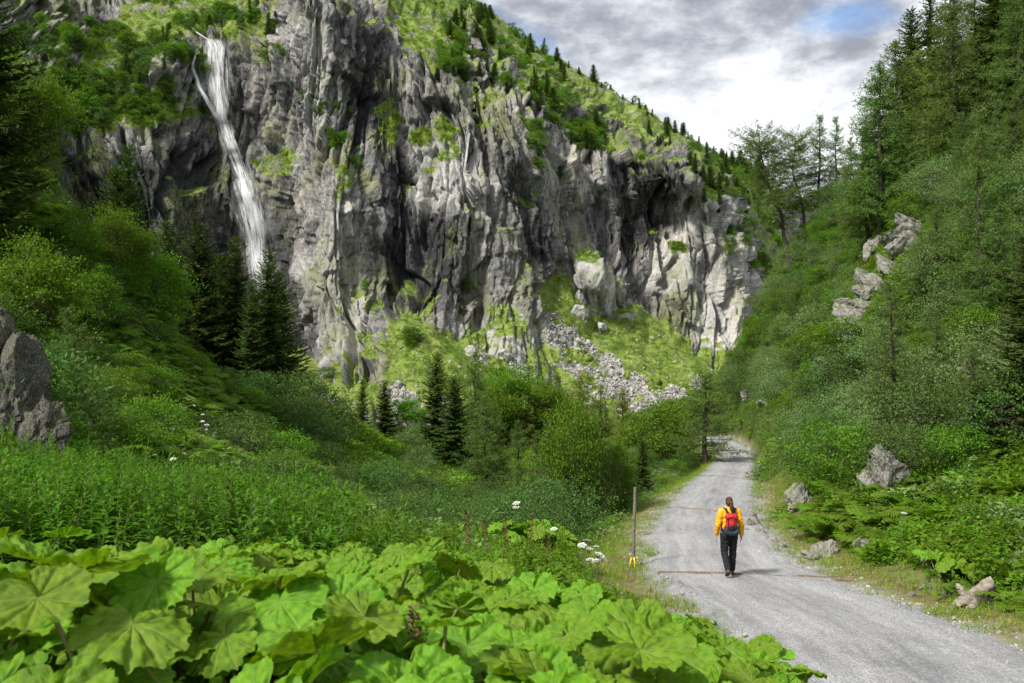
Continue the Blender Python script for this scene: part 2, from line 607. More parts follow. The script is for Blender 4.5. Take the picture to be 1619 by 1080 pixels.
# ------------------------------------------------------------------ the ground: control points (photograph x, y of the soil, distance)
GC = [  # the bank the camera stands on and the meadow
    (300, 1384, 3.2), (100, 1134, 5), (400, 1060, 6.5), (700, 1040, 7.5), (1000, 1190, 6), (1120, 1170, 6.6), (1300, 1210, 6.8), (0, 1020, 7),
    (880, 960, 11), (780, 900, 14), (930, 900, 18), (985, 888, 20.5), (970, 935, 15.5), (1035, 985, 12.6), (600, 925, 11), (500, 915, 12.5),
    (100, 895, 10), (300, 900, 11.5), (50, 800, 15), (0, 790, 15),
    # left slope
    (200, 720, 22), (350, 740, 27), (450, 800, 28), (560, 850, 29), (650, 868, 30), (750, 860, 31), (850, 868, 28), (930, 850, 27),
    (100, 620, 27), (250, 620, 36), (100, 470, 37), (50, 330, 42), (0, 200, 48), (-150, 150, 48), (360, 650, 50), (450, 665, 56), (250, 530, 56),
    (425, 618, 68), (310, 590, 66), (200, 500, 66), (100, 400, 64), (560, 698, 72), (505, 645, 76), (620, 745, 70), (700, 762, 66), (560, 765, 48), (650, 795, 48), (750, 808, 45),
    (850, 815, 42), (940, 815, 38), (725, 715, 84), (610, 706, 88), (1000, 795, 40), (1010, 735, 66), (900, 735, 70), (1040, 705, 86), (960, 715, 86),
    # right slope
    (1320, 880, 21), (1240, 840, 27), (1290, 775, 29), (1400, 775, 27), (1400, 830, 23), (1530, 880, 18.5), (1619, 960, 15.2), (1619, 800, 22), (1700, 900, 17), (1500, 720, 30), (1610, 600, 35),
    (1619, 430, 45), (1450, 640, 39), (1380, 600, 47), (1300, 570, 56), (1440, 440, 54), (1230, 640, 62), (1182, 590, 95), (1197, 520, 102), (1225, 430, 107), (1240, 560, 80), (1300, 480, 80), (1300, 400, 92),
    (1330, 345, 107), (1400, 360, 69), (1520, 270, 62), (1619, 170, 62), (1360, 450, 66), (1190, 680, 70), (1174, 640, 91)]
gc = np.array([at(*c) for c in GC])
gw = np.array([  # the rest of the place, in metres
    (-2, -8, -1.7), (2, -4, -2.0), (-8, -8, -1.2), (-14, 4, -1.6), (-25, 0, 1.5), (-45, 10, 18), (-60, 40, 36), (-75, 75, 52), (-60, 70, 28), (-75, 0, 56),  # far-left heights, out of view, are raised to shade the left slope
    (9, 0, -2.6), (14, 2, 0.5), (30, 6, 14), (50, 8, 30), (80, 10, 54), (105, 15, 72), (70, 45, 50), (105, 60, 84), (58, 96, 40), (85, 92, 62), (105, 95, 80),
    (60, -10, 34), (44, 111, 17.5), (53, 110, 26), (30, 134, -10), (60, 125, 4), (90, 125, 20), (105, 128, 30), (-75, 128, 8), (-40, 90, -2), (-30, 95, -7), (-10, 103, -11),
    (10, 112, -13), (-40, 128, -8), (0, 128, -14), (40, 130, -12), (-22, 84, -5.5), (20, -12, 6), (105, -12, 66)])
gp = np.vstack([gc, gw])
# ground near the path follows it
pp = PC[::24]
gp = np.vstack([gp, pp[:, :3]])
_gt = TPS(gp[:, :2] / 20.0, gp[:, 2], 2e-3)


def ground_z(x, y, rough=True):
    x = np.atleast_1d(np.asarray(x, float)).ravel(); y = np.atleast_1d(np.asarray(y, float)).ravel()
    z = _gt(np.stack([x, y], 1) / 20.0)
    D, Z, W, S = near_path(x, y)
    p3 = np.stack([x, y, np.zeros_like(x)], 1)
    if rough:
        far = smooth(20, 60, y)
        rise = smooth(2.0, 12.0, np.abs(z - Z))
        z = z + fbm(p3 * 0.16, 3, seed=5) * (0.25 + 0.9 * rise * smooth(12, 40, np.abs(y))) + fbm(p3 * 0.8, 3, seed=9) * (0.07 + 0.1 * rise)
    w = 1 - smooth(0.1, 2.4 - 1.2 * smooth(45, 70, y), D - W)
    return z * (1 - w) + (Z - 0.05) * w


def axis(parts):
    return np.unique(np.concatenate([np.arange(a, b, s) for a, b, s in parts]))


gx = axis([(-75, -24, 1.3), (-24, -2, 0.3), (-2, 26, 0.17), (26, 50, 0.35), (50, 108, 1.6)])
gy = axis([(-14, 2, 1.0), (2, 36, 0.17), (36, 98, 0.4), (98, 131, 1.5)])
X, Y = np.meshgrid(gx, gy)
Zg = ground_z(X, Y).reshape(X.shape)
Dp, Zp, Wp, Sp = near_path(X.ravel(), Y.ravel())
nx_, ny_ = len(gx), len(gy)
ii = (np.arange(ny_ - 1)[:, None] * nx_ + np.arange(nx_ - 1)[None]).ravel()
quads = np.stack([ii, ii + 1, ii + 1 + nx_, ii + nx_], 1)
gv = np.stack([X.ravel(), Y.ravel(), Zg.ravel()], 1)
edge_n = fbm(gv * np.array([0.5, 0.5, 0]), 3, seed=21)
verge = 1 - smooth(0.3, 2.6, Dp - Wp + edge_n * 0.9)
verge = verge * (1 - smooth(0.35, 1.1, np.abs(gv[:, 2] - Zp)))
gravelly = (1 - smooth(-0.1, 0.75, Dp - Wp + fbm(gv * np.array([1.3, 1.3, 0]), 3, seed=25) * 0.6)) * (1 - smooth(0.2, 0.6, np.abs(gv[:, 2] - Zp)))


def ground_material():
    m, nt = mat_new('ground_soil')
    geo = nt.nodes.new('ShaderNodeNewGeometry')
    P = geo.outputs['Position']
    av = nt.nodes.new('ShaderNodeAttribute'); av.attribute_name = 'verge'
    ag = nt.nodes.new('ShaderNodeAttribute'); ag.attribute_name = 'gravelly'
    n1 = noise_tex(nt, P, 0.5, 6, 0.6)
    n2 = noise_tex(nt, P, 3.5, 6, 0.65)
    n3 = noise_tex(nt, P, 26, 4, 0.65)
    green = ramp(nt, n2, [(0.3, (0.022, 0.042, 0.008)), (0.55, (0.055, 0.10, 0.016)), (0.75, (0.10, 0.15, 0.028))])
    soil = ramp(nt, n3, [(0.3, (0.045, 0.032, 0.02)), (0.7, (0.13, 0.10, 0.065))])
    base = mixc(nt, ramp(nt, n1, [(0.55, 0.0), (0.72, 0.8)]), green, soil)
    dry = ramp(nt, n2, [(0.3, (0.075, 0.052, 0.032)), (0.42, (0.15, 0.115, 0.06)), (0.52, (0.19, 0.17, 0.07)), (0.62, (0.15, 0.18, 0.045)), (0.75, (0.09, 0.14, 0.025))])
    c = mixc(nt, av.outputs['Fac'], base, dry)
    grav = ramp(nt, n3, [(0.3, (0.13, 0.13, 0.13)), (0.5, (0.27, 0.27, 0.275)), (0.7, (0.44, 0.44, 0.44))])
    c = mixc(nt, ag.outputs['Fac'], c, grav)
    b = nt.nodes.new('ShaderNodeBsdfPrincipled')
    nt.links.new(c, b.inputs['Base Color']); b.inputs['Roughness'].default_value = 0.95
    b.inputs['Specular IOR Level'].default_value = 0.1
    bp = nt.nodes.new('ShaderNodeBump'); bp.inputs['Strength'].default_value = 0.9; bp.inputs['Distance'].default_value = 0.06
    nt.links.new(mathn(nt, 'ADD', n2, mathn(nt, 'MULTIPLY', n3, 0.4)), bp.inputs['Height'])
    nt.links.new(bp.outputs[0], b.inputs['Normal'])
    o = nt.nodes.new('ShaderNodeOutputMaterial'); nt.links.new(b.outputs[0], o.inputs[0])
    return m


me = mesh_from('ground', gv, quads, [ground_material()], smooth_shade=True,
               attrs={'verge': ('POINT', verge), 'gravelly': ('POINT', gravelly)})
tag(link('ground', me), 'green valley ground and slopes on both sides of the path', kind='structure')


# ------------------------------------------------------------------ the gravel path
def path_material():
    m, nt = mat_new('path_gravel')
    geo = nt.nodes.new('ShaderNodeNewGeometry')
    P = geo.outputs['Position']
    ac = nt.nodes.new('ShaderNodeAttribute'); ac.attribute_name = 'across'
    uvn = nt.nodes.new('ShaderNodeAttribute'); uvn.attribute_name = 'along'
    n0 = noise_tex(nt, P, 0.35, 5, 0.6)
    n1 = noise_tex(nt, P, 2.2, 6, 0.65)
    comb = nt.nodes.new('ShaderNodeCombineXYZ')
    nt.links.new(mathn(nt, 'MULTIPLY', ac.outputs['Fac'], 5.0), comb.inputs[0])
    nt.links.new(mathn(nt, 'MULTIPLY', uvn.outputs['Fac'], 0.25), comb.inputs[1])
    streak = noise_tex(nt, comb.outputs[0], 1.4, 6, 0.6, 0.4)
    vor = nt.nodes.new('ShaderNodeTexVoronoi'); vor.inputs['Scale'].default_value = 34
    nt.links.new(P, vor.inputs['Vector'])
    vor2 = nt.nodes.new('ShaderNodeTexVoronoi'); vor2.inputs['Scale'].default_value = 85
    nt.links.new(P, vor2.inputs['Vector'])
    sepc = nt.nodes.new('ShaderNodeSeparateColor'); nt.links.new(vor.outputs['Color'], sepc.inputs[0])
    sepc2 = nt.nodes.new('ShaderNodeSeparateColor'); nt.links.new(vor2.outputs['Color'], sepc2.inputs[0])
    st = ramp(nt, sepc.outputs[0], [(0.0, (0.17, 0.17, 0.175)), (0.5, (0.29, 0.29, 0.30)), (0.9, (0.40, 0.40, 0.405)), (1.0, (0.55, 0.55, 0.55))])
    st2 = ramp(nt, sepc2.outputs[0], [(0.0, (0.19, 0.19, 0.195)), (0.6, (0.30, 0.30, 0.31)), (1.0, (0.42, 0.42, 0.425))])
    c = mixc(nt, 0.5, st, st2)
    ab = mathn(nt, 'ABSOLUTE', ac.outputs['Fac'])
    rut = ramp(nt, ab, [(0.08, 0.0), (0.40, 0.11), (0.58, 0.11), (0.85, 0.0)])
    tone = mathn(nt, 'ADD', mathn(nt, 'ADD', rut, mathn(nt, 'MULTIPLY', streak, 0.70)), mathn(nt, 'ADD', mathn(nt, 'MULTIPLY', n0, 0.38), mathn(nt, 'MULTIPLY', n1, 0.2)))
    c = mixc(nt, 1.0, c, ramp(nt, tone, [(0.48, (0.58, 0.58, 0.60)), (0.66, (0.88, 0.88, 0.89)), (0.84, (1.15, 1.15, 1.15))]), 'MULTIPLY')
    earth = ramp(nt, n1, [(0.5, 0.0), (0.72, 0.55)])
    c = mixc(nt, mathn(nt, 'MULTIPLY', earth, ramp(nt, n0, [(0.5, 0.0), (0.7, 0.8)])), c, (0.20, 0.165, 0.13))
    b = nt.nodes.new('ShaderNodeBsdfPrincipled')
    nt.links.new(c, b.inputs['Base Color']); b.inputs['Roughness'].default_value = 0.9
    b.inputs['Specular IOR Level'].default_value = 0.2
    bp = nt.nodes.new('ShaderNodeBump'); bp.inputs['Strength'].default_value = 0.8; bp.inputs['Distance'].default_value = 0.02
    nt.links.new(mathn(nt, 'ADD', mathn(nt, 'MULTIPLY', vor.outputs['Distance'], -1.0), mathn(nt, 'MULTIPLY', n1, 1.5)), bp.inputs['Height'])
    nt.links.new(bp.outputs[0], b.inputs['Normal'])
    o = nt.nodes.new('ShaderNodeOutputMaterial'); nt.links.new(b.outputs[0], o.inputs[0])
    return m


tg = unit(np.gradient(PC[:, :2], axis=0))
nr = np.stack([tg[:, 1], -tg[:, 0]], 1)          # to the right
NC = 31
sx = np.linspace(-1, 1, NC)
along = np.concatenate([[0], np.cumsum(np.hypot(*np.diff(PC[:, :2], axis=0).T))])
pv, pa, pl = [], [], []
for j, s in enumerate(sx):
    wob = fbm(np.stack([along * 0.55, np.full_like(along, 7.0 if s > 0 else 2.0), np.zeros_like(along)], 1), 4, seed=33) * 0.42
    off = s * (PC[:, 3] + 0.12 + wob * abs(s) ** 2)
    xy = PC[:, :2] + nr * off[:, None]
    crown = 0.05 * (1 - s * s) - 0.022 * np.exp(-((abs(s) - 0.45) / 0.16) ** 2)
    z = PC[:, 2] + crown + fbm(np.stack([xy[:, 0], xy[:, 1], xy[:, 0] * 0], 1) * 0.9, 3, seed=41) * 0.02 - 0.075 * smooth(0.86, 1.0, abs(s))
    pv.append(np.stack([xy[:, 0], xy[:, 1], z], 1)); pa.append(np.full(len(PC), s)); pl.append(along)
pv = np.stack(pv, 1).reshape(-1, 3); pa = np.stack(pa, 1).ravel(); pl = np.stack(pl, 1).ravel()
ii = (np.arange(len(PC) - 1)[:, None] * NC + np.arange(NC - 1)[None]).ravel()
me = mesh_from('path', pv, np.stack([ii, ii + 1, ii + 1 + NC, ii + NC], 1), [path_material()], smooth_shade=True,
               attrs={'across': ('POINT', pa), 'along': ('POINT', pl)})
tag(link('path', me), 'pale grey gravel path winding down into the valley', kind='structure')


def path_top(x, y):
    D, Z, W, S = near_path(np.atleast_1d(x), np.atleast_1d(y))
    return Z + 0.05 * (1 - np.clip(D / W, 0, 1) ** 2)

# ------------------------------------------------------------------ the mountain wall across the valley
MC = [  # photograph x, y, distance
    (300, 720, 112), (700, 720, 114), (1000, 720, 116), (1200, 720, 135), (0, 720, 100), (-400, 720, 90), (1450, 720, 160), (1450, 500, 230), (1450, 380, 330),
    (560, 640, 119), (640, 600, 124), (640, 500, 142), (700, 560, 135), (780, 620, 130), (850, 555, 150), (900, 600, 146), (950, 640, 138),
    (1040, 640, 142), (1080, 600, 158), (1000, 560, 166), (950, 500, 176), (880, 450, 174), (1080, 560, 172), (1140, 585, 170), (740, 500, 154), (800, 500, 157),
    (515, 350, 151), (485, 450, 149), (520, 560, 142), (590, 590, 134), (560, 300, 157), (625, 450, 160), (632, 300, 168), (620, 180, 174),
    (435, 420, 166), (455, 250, 169), (520, 100, 168), (420, 110, 174), (470, 0, 171), (570, 30, 178), (440, 520, 156),
    (150, 400, 148), (250, 300, 154), (310, 400, 157), (100, 200, 154), (200, 150, 164), (260, 100, 172), (320, 55, 184), (60, 300, 144),
    (352, 120, 179), (352, 185, 177), (378, 250, 175), (402, 350, 171), (410, 430, 168), (410, 560, 158), (200, 560, 138), (0, 500, 115), (0, 200, 138),
    (60, 0, 176), (150, 0, 196), (300, 10, 204), (400, 30, 188), (-300, 200, 120), (-300, 500, 105), (-300, -300, 190), (0, -300, 240), (200, -330, 270), (400, -300, 250),
    (700, 200, 170), (720, 300, 163), (680, 420, 159), (760, 420, 162), (760, 260, 168), (830, 300, 173), (870, 400, 175), (800, 165, 179), (640, 80, 184), (700, 50, 196),
    (820, 400, 170), (780, 340, 168), (900, 220, 187), (950, 310, 184), (1000, 250, 189), (1045, 320, 190), (950, 400, 183), (1040, 380, 188), (1100, 265, 195), (1090, 330, 191), (1110, 420, 188), (1160, 400, 194),
    (1180, 490, 190), (1130, 520, 182), (930, 430, 172), (965, 455, 173), (900, 430, 177), (1150, 300, 201),
    (600, -150, 290), (740, -10, 272), (800, 40, 268), (850, 75, 268), (900, 105, 266), (950, 130, 264), (1000, 165, 260), (1050, 195, 254), (1100, 225, 248), (1150, 255, 262), (1200, 275, 280), (1240, 300, 290),
    (750, 60, 214), (850, 130, 204), (900, 170, 197), (1000, 205, 204), (1060, 230, 209), (1180, 350, 212), (1225, 380, 238), (1230, 480, 214)]
MC = np.array(MC, float)
_mt = TPS(MC[:, :2] / 200.0, MC[:, 2], 1e-3)
SKY = np.array([(-460, -350), (0, -350), (200, -330), (400, -300), (600, -150), (740, -8), (800, 38), (850, 72), (900, 103), (940, 125), (1000, 163), (1050, 193),
                (1100, 223), (1150, 252), (1200, 280), (1240, 300), (1300, 330), (1460, 390)], float)
mu = np.concatenate([np.linspace(-450, -8, 50), np.linspace(0, 1232, 800), np.linspace(1240, 1450, 30)])
NV = 470
tv = np.concatenate([np.linspace(0, 0.12, 36)[:-1], np.linspace(0.12, 1, NV - 35)])
sk = np.interp(mu, SKY[:, 0], SKY[:, 1])
PX = np.broadcast_to(mu[None], (NV, len(mu)))
PY = 720 + tv[:, None] * (sk[None] - 720)
# keep the rows dense inside the picture where the wall goes on above it
top_in = np.minimum(sk, 0)
off = smooth(0.9, 1.0, tv)[:, None]
PYi = 720 + (tv[:, None] / 0.9) * (np.maximum(sk, -6)[None] - 720)
PY = np.where(sk[None] < -6, np.where(tv[:, None] < 0.9, PYi, -6 + (tv[:, None] - 0.9) / 0.1 * (sk[None] + 6)), PY)
d0 = _mt(np.stack([PX.ravel(), PY.ravel()], 1) / 200.0)
d0 = np.maximum(d0, 84)
MP = np.stack([(PX.ravel() - CX) / F * d0, d0, (CY - PY.ravel()) / F * d0], 1)
nu = len(mu)


def grid_normals(P):
    G_ = P.reshape(NV, nu, 3)
    n = np.cross(np.gradient(G_, axis=1), np.gradient(G_, axis=0))
    return unit(n).reshape(-1, 3)


# where turf, scree, pale and wet rock lie on the wall (outlines in photograph pixels)
GRASS = [
    [(608, 610), (614, 540), (622, 488), (645, 480), (700, 515), (735, 545), (790, 590), (800, 625), (700, 622), (640, 618)],
    [(505, 612), (600, 598), (645, 640), (560, 652), (520, 632)],
    [(830, 460), (885, 415), (912, 465), (962, 488), (1020, 492), (1050, 500), (1075, 550), (1125, 570), (1120, 605), (1040, 606), (975, 582), (925, 548), (885, 500), (845, 485)],
    [(1052, 500), (1092, 540), (1112, 582), (1062, 572)],
    [(585, -60), (740, -60), (1240, 290), (1160, 295), (1100, 245), (1062, 225), (1005, 220), (960, 172), (905, 160), (882, 192), (850, 160), (812, 130), (790, 82), (742, 70), (705, 120), (650, 62), (615, 22)],
    [(690, 92), (735, 75), (748, 150), (704, 112)], [(640, 215), (700, 182), (732, 202), (655, 252)], [(655, 275), (720, 215), (735, 238), (690, 268)],
    [(66, 155), (130, 82), (170, 30), (240, -40), (430, -40), (440, 32), (380, 62), (312, 52), (260, 92), (205, 130), (120, 172)],
    [(90, 172), (280, 128), (335, 188), (250, 204), (120, 214)], [(392, 242), (450, 236), (470, 262), (435, 285), (404, 270)],
    [(740, 155), (800, 146), (792, 168), (745, 172)], [(1098, 305), (1140, 278), (1152, 300), (1110, 332)],
    [(1018, 372), (1060, 350), (1056, 366), (1024, 382)], [(1060, 380), (1096, 390), (1090, 412), (1060, 396)], [(560, 520), (592, 528), (602, 562), (568, 582)],
    [(600, 30), (640, 20), (700, 60), (690, 90), (640, 70)], [(545, 260), (560, 300), (520, 330), (535, 280)], [(800, 270), (840, 290), (850, 330), (810, 320)],
    [(760, 605), (850, 590), (880, 625), (960, 660), (760, 700), (700, 650)], [(810, 180), (880, 205), (900, 240), (850, 230)],
    [(590, 130), (615, 150), (640, 230), (600, 220)], [(1150, 290), (1240, 280), (1240, 600), (1195, 600), (1200, 470), (1185, 380), (1160, 330)]]
SCREE = [
    [(730, 556), (790, 562), (832, 580), (850, 594), (790, 600), (750, 574)],
    [(868, 500), (890, 512), (950, 562), (1055, 604), (1090, 612), (1060, 655), (1000, 665), (915, 625), (890, 575), (862, 540)],
    [(600, 608), (672, 614), (692, 655), (622, 645)], [(1090, 600), (1150, 590), (1160, 640), (1080, 650)]]
PALE = [
    [(470, 440), (510, 330), (560, 300), (560, 420), (590, 560), (500, 580), (478, 520)], [(650, 220), (740, 200), (780, 300), (770, 360), (650, 320)], [(800, 100), (850, 130), (830, 190), (795, 170)],
    [(900, 380), (960, 420), (1000, 470), (1020, 540), (930, 470), (895, 450)], [(1060, 340), (1130, 290), (1190, 420), (1190, 560), (1130, 560), (1080, 480), (1020, 420)],
    [(720, 520), (800, 500), (870, 520), (860, 570), (760, 560)], [(440, 20), (520, 30), (530, 200), (480, 230), (450, 120)], [(820, 210), (900, 240), (1000, 280), (990, 350), (850, 260)]]
WET = [
    [(230, 260), (330, 200), (420, 330), (470, 480), (460, 600), (380, 560), (240, 420)], [(90, 260), (230, 230), (240, 400), (140, 380)], [(610, 250), (650, 260), (650, 480), (612, 470)], [(650, 350), (720, 340), (740, 470), (660, 480)],
    [(980, 240), (1060, 230), (1060, 360), (1000, 420), (970, 330)], [(520, 20), (600, 40), (620, 220), (560, 230)], [(790, 250), (830, 320), (860, 420), (820, 420)], [(940, 160), (1010, 190), (1020, 225), (950, 220)]]
wx = fbm(np.stack([PX.ravel() * 0.03, PY.ravel() * 0.03, d0 * 0], 1), 4, seed=61) * 17
wy = fbm(np.stack([PX.ravel() * 0.03, PY.ravel() * 0.03, d0 * 0 + 9], 1), 4, seed=67) * 17


def blur(a, k):
    a = a.reshape(NV, nu)
    for ax in (0, 1):
        p = np.pad(a, [(k, k) if i == ax else (0, 0) for i in (0, 1)], 'edge')
        c = np.cumsum(p, axis=ax)
        c = np.insert(c, 0, 0, axis=ax)
        n = a.shape[ax]
        a = (np.take(c, np.arange(2 * k + 1, 2 * k + 1 + n), ax) - np.take(c, np.arange(n), ax)) / (2 * k + 1)
    return a.ravel()


def mask(polys, k):
    m = np.zeros(len(d0))
    qx, qy = PX.ravel() + wx, PY.ravel() + wy
    for p in polys:
        m = np.maximum(m, inpoly(qx, qy, p))
    return blur(m, k)


g_in = mask(GRASS, 3)
scree = mask(SCREE, 4)
pale = mask(PALE, 9)
wet = mask(WET, 9)
offp = (PY.ravel() < -10) | (PX.ravel() < -20)
g_in = np.where(offp, smooth(-0.1, 0.2, fbm(MP * 0.04, 3, seed=88)), g_in)
g_in = np.maximum(g_in, scree)
rockw = np.clip(1 - g_in * (0.8 + 0.17 * (PY.ravel() > 430)) - scree * 0.95, 0.03, 1)
rockw = rockw * smooth(700, 640, PY.ravel()) * (1 - 0.45 * smooth(480, 520, PY.ravel()) * (PX.ravel() > 625)) + 0.05
n0 = grid_normals(MP)
nd = unit(n0 * np.array([1, 1, 0.35]))      # rock breaks outward rather than upward
# coordinates of the rock's grain: steep bedding that leans to the right
Rg = np.array(Euler((0.12, -0.22, 0.35)).to_matrix())
mid = np.argmin(np.abs(PY - 350), axis=0)
base = MP.reshape(NV, nu, 3)[mid, np.arange(nu)]
arc = np.concatenate([[0], np.cumsum(np.hypot(*np.diff(base[:, :2], axis=0).T))])
arc = np.broadcast_to(arc[None], (NV, nu)).ravel()
shear = fbm(MP * np.array([0.016, 0.016, 0.008]), 2, seed=70)
# wall coordinates: along the foot, a little of the depth, height; the joints lean now left, now right
gcoord = np.stack([arc + MP[:, 2] * (0.08 + shear * 0.2), MP[:, 1] * 0.10, MP[:, 2]], 1)
f1, e1 = facet(gcoord * np.array([1, 1, 0.12]) / 11.0, 1)
f2, e2 = facet(gcoord * np.array([1, 1, 0.13]) / 4.6 + 3, 2)
f3, e3 = facet(gcoord * np.array([1, 1, 0.20]) / 1.9 + 7, 3)
f4, e4 = facet(gcoord * np.array([1, 1, 0.34]) / 0.9 + 1, 4)
f5, e5 = facet(gcoord @ np.array(Euler((0.5, 0.6, 0)).to_matrix()).T * np.array([1, 1, 0.5]) / 8.0 + 5, 6)
rg = ridged(gcoord * np.array([1, 1, 0.16]) / 16.0, 4, seed=75)
disp = blur(f1, 1) * 2.3 + blur(f5, 1) * 1.3 + f2 * 1.3 + f3 * 0.8 + f4 * 0.40 + rg * 0.5
disp -= np.exp(-(e1 / 0.05) ** 2) * 2.2 + np.exp(-(e2 / 0.07) ** 2) * 1.1 + np.exp(-(e3 / 0.09) ** 2) * 0.4
# the wall's steps: short ledges where turf can hold
disp += blur(disp, 1) * 0.0
soft = fbm(MP * 0.09, 4, seed=79) * 1.6 + fbm(MP * 0.5, 3, seed=80) * 0.35
sc_d = facet(MP / 1.2, 12)[0] * 0.5
edge = smooth(0, 8, np.minimum(np.arange(NV)[::-1][:, None], 400) + np.zeros((NV, nu))).ravel()
MP = MP + nd * (disp * rockw * np.clip(d0 / 170, 0.7, 1.3) * (0.25 + 0.75 * edge) + sc_d * scree)[:, None] + n0 * (soft * (1 - rockw))[:, None]
n1 = grid_normals(MP)
n1s = unit(np.stack([blur(n1[:, i], 3) for i in range(3)], 1))
up = n1s[:, 2]
ledge = smooth(0.72, 0.90, up + fbm(MP * 0.12, 3, seed=83) * 0.28)
moss = smooth(-0.05, 0.4, fbm(MP * np.array([0.09, 0.09, 0.05]), 4, seed=85)) * smooth(-0.15, 0.35, up)
grass = np.clip(np.maximum(g_in * smooth(0.0, 0.32, up + fbm(MP * 0.22, 3, seed=84) * 0.22 + 0.06), ledge * 0.95), 0, 1)
broken = smooth(-0.55, 0.0, fbm(MP * 0.33, 4, gain=0.6, seed=87))
grass = grass * np.where(PY.ravel() > 440, 0.8 + 0.2 * broken, broken)
grass = grass * (1 - np.clip(1.25 * scree, 0, 1) * smooth(-0.12, 0.12, fbm(MP * np.array([0.22, 0.12, 0.12]), 4, seed=86) + 0.10))
# back of the ridge
back = []
G_ = MP.reshape(NV, nu, 3)
for k in range(1, 7):
    b = G_[-1].copy()
    b[:, 1] += 9.0 * k ** 1.3
    b[:, 2] -= 2.2 * k ** 1.7
    b[:, 0] += 1.5 * k
    back.append(b)
MV = np.concatenate([MP, np.concatenate(back)])
nrow = NV + 6
ii = (np.arange(nrow - 1)[:, None] * nu + np.arange(nu - 1)[None]).ravel()
mq = np.stack([ii, ii + 1, ii + 1 + nu, ii + nu], 1)
padn = 6 * nu


def ext(a, v):
    return np.concatenate([a, np.full(padn, v)])


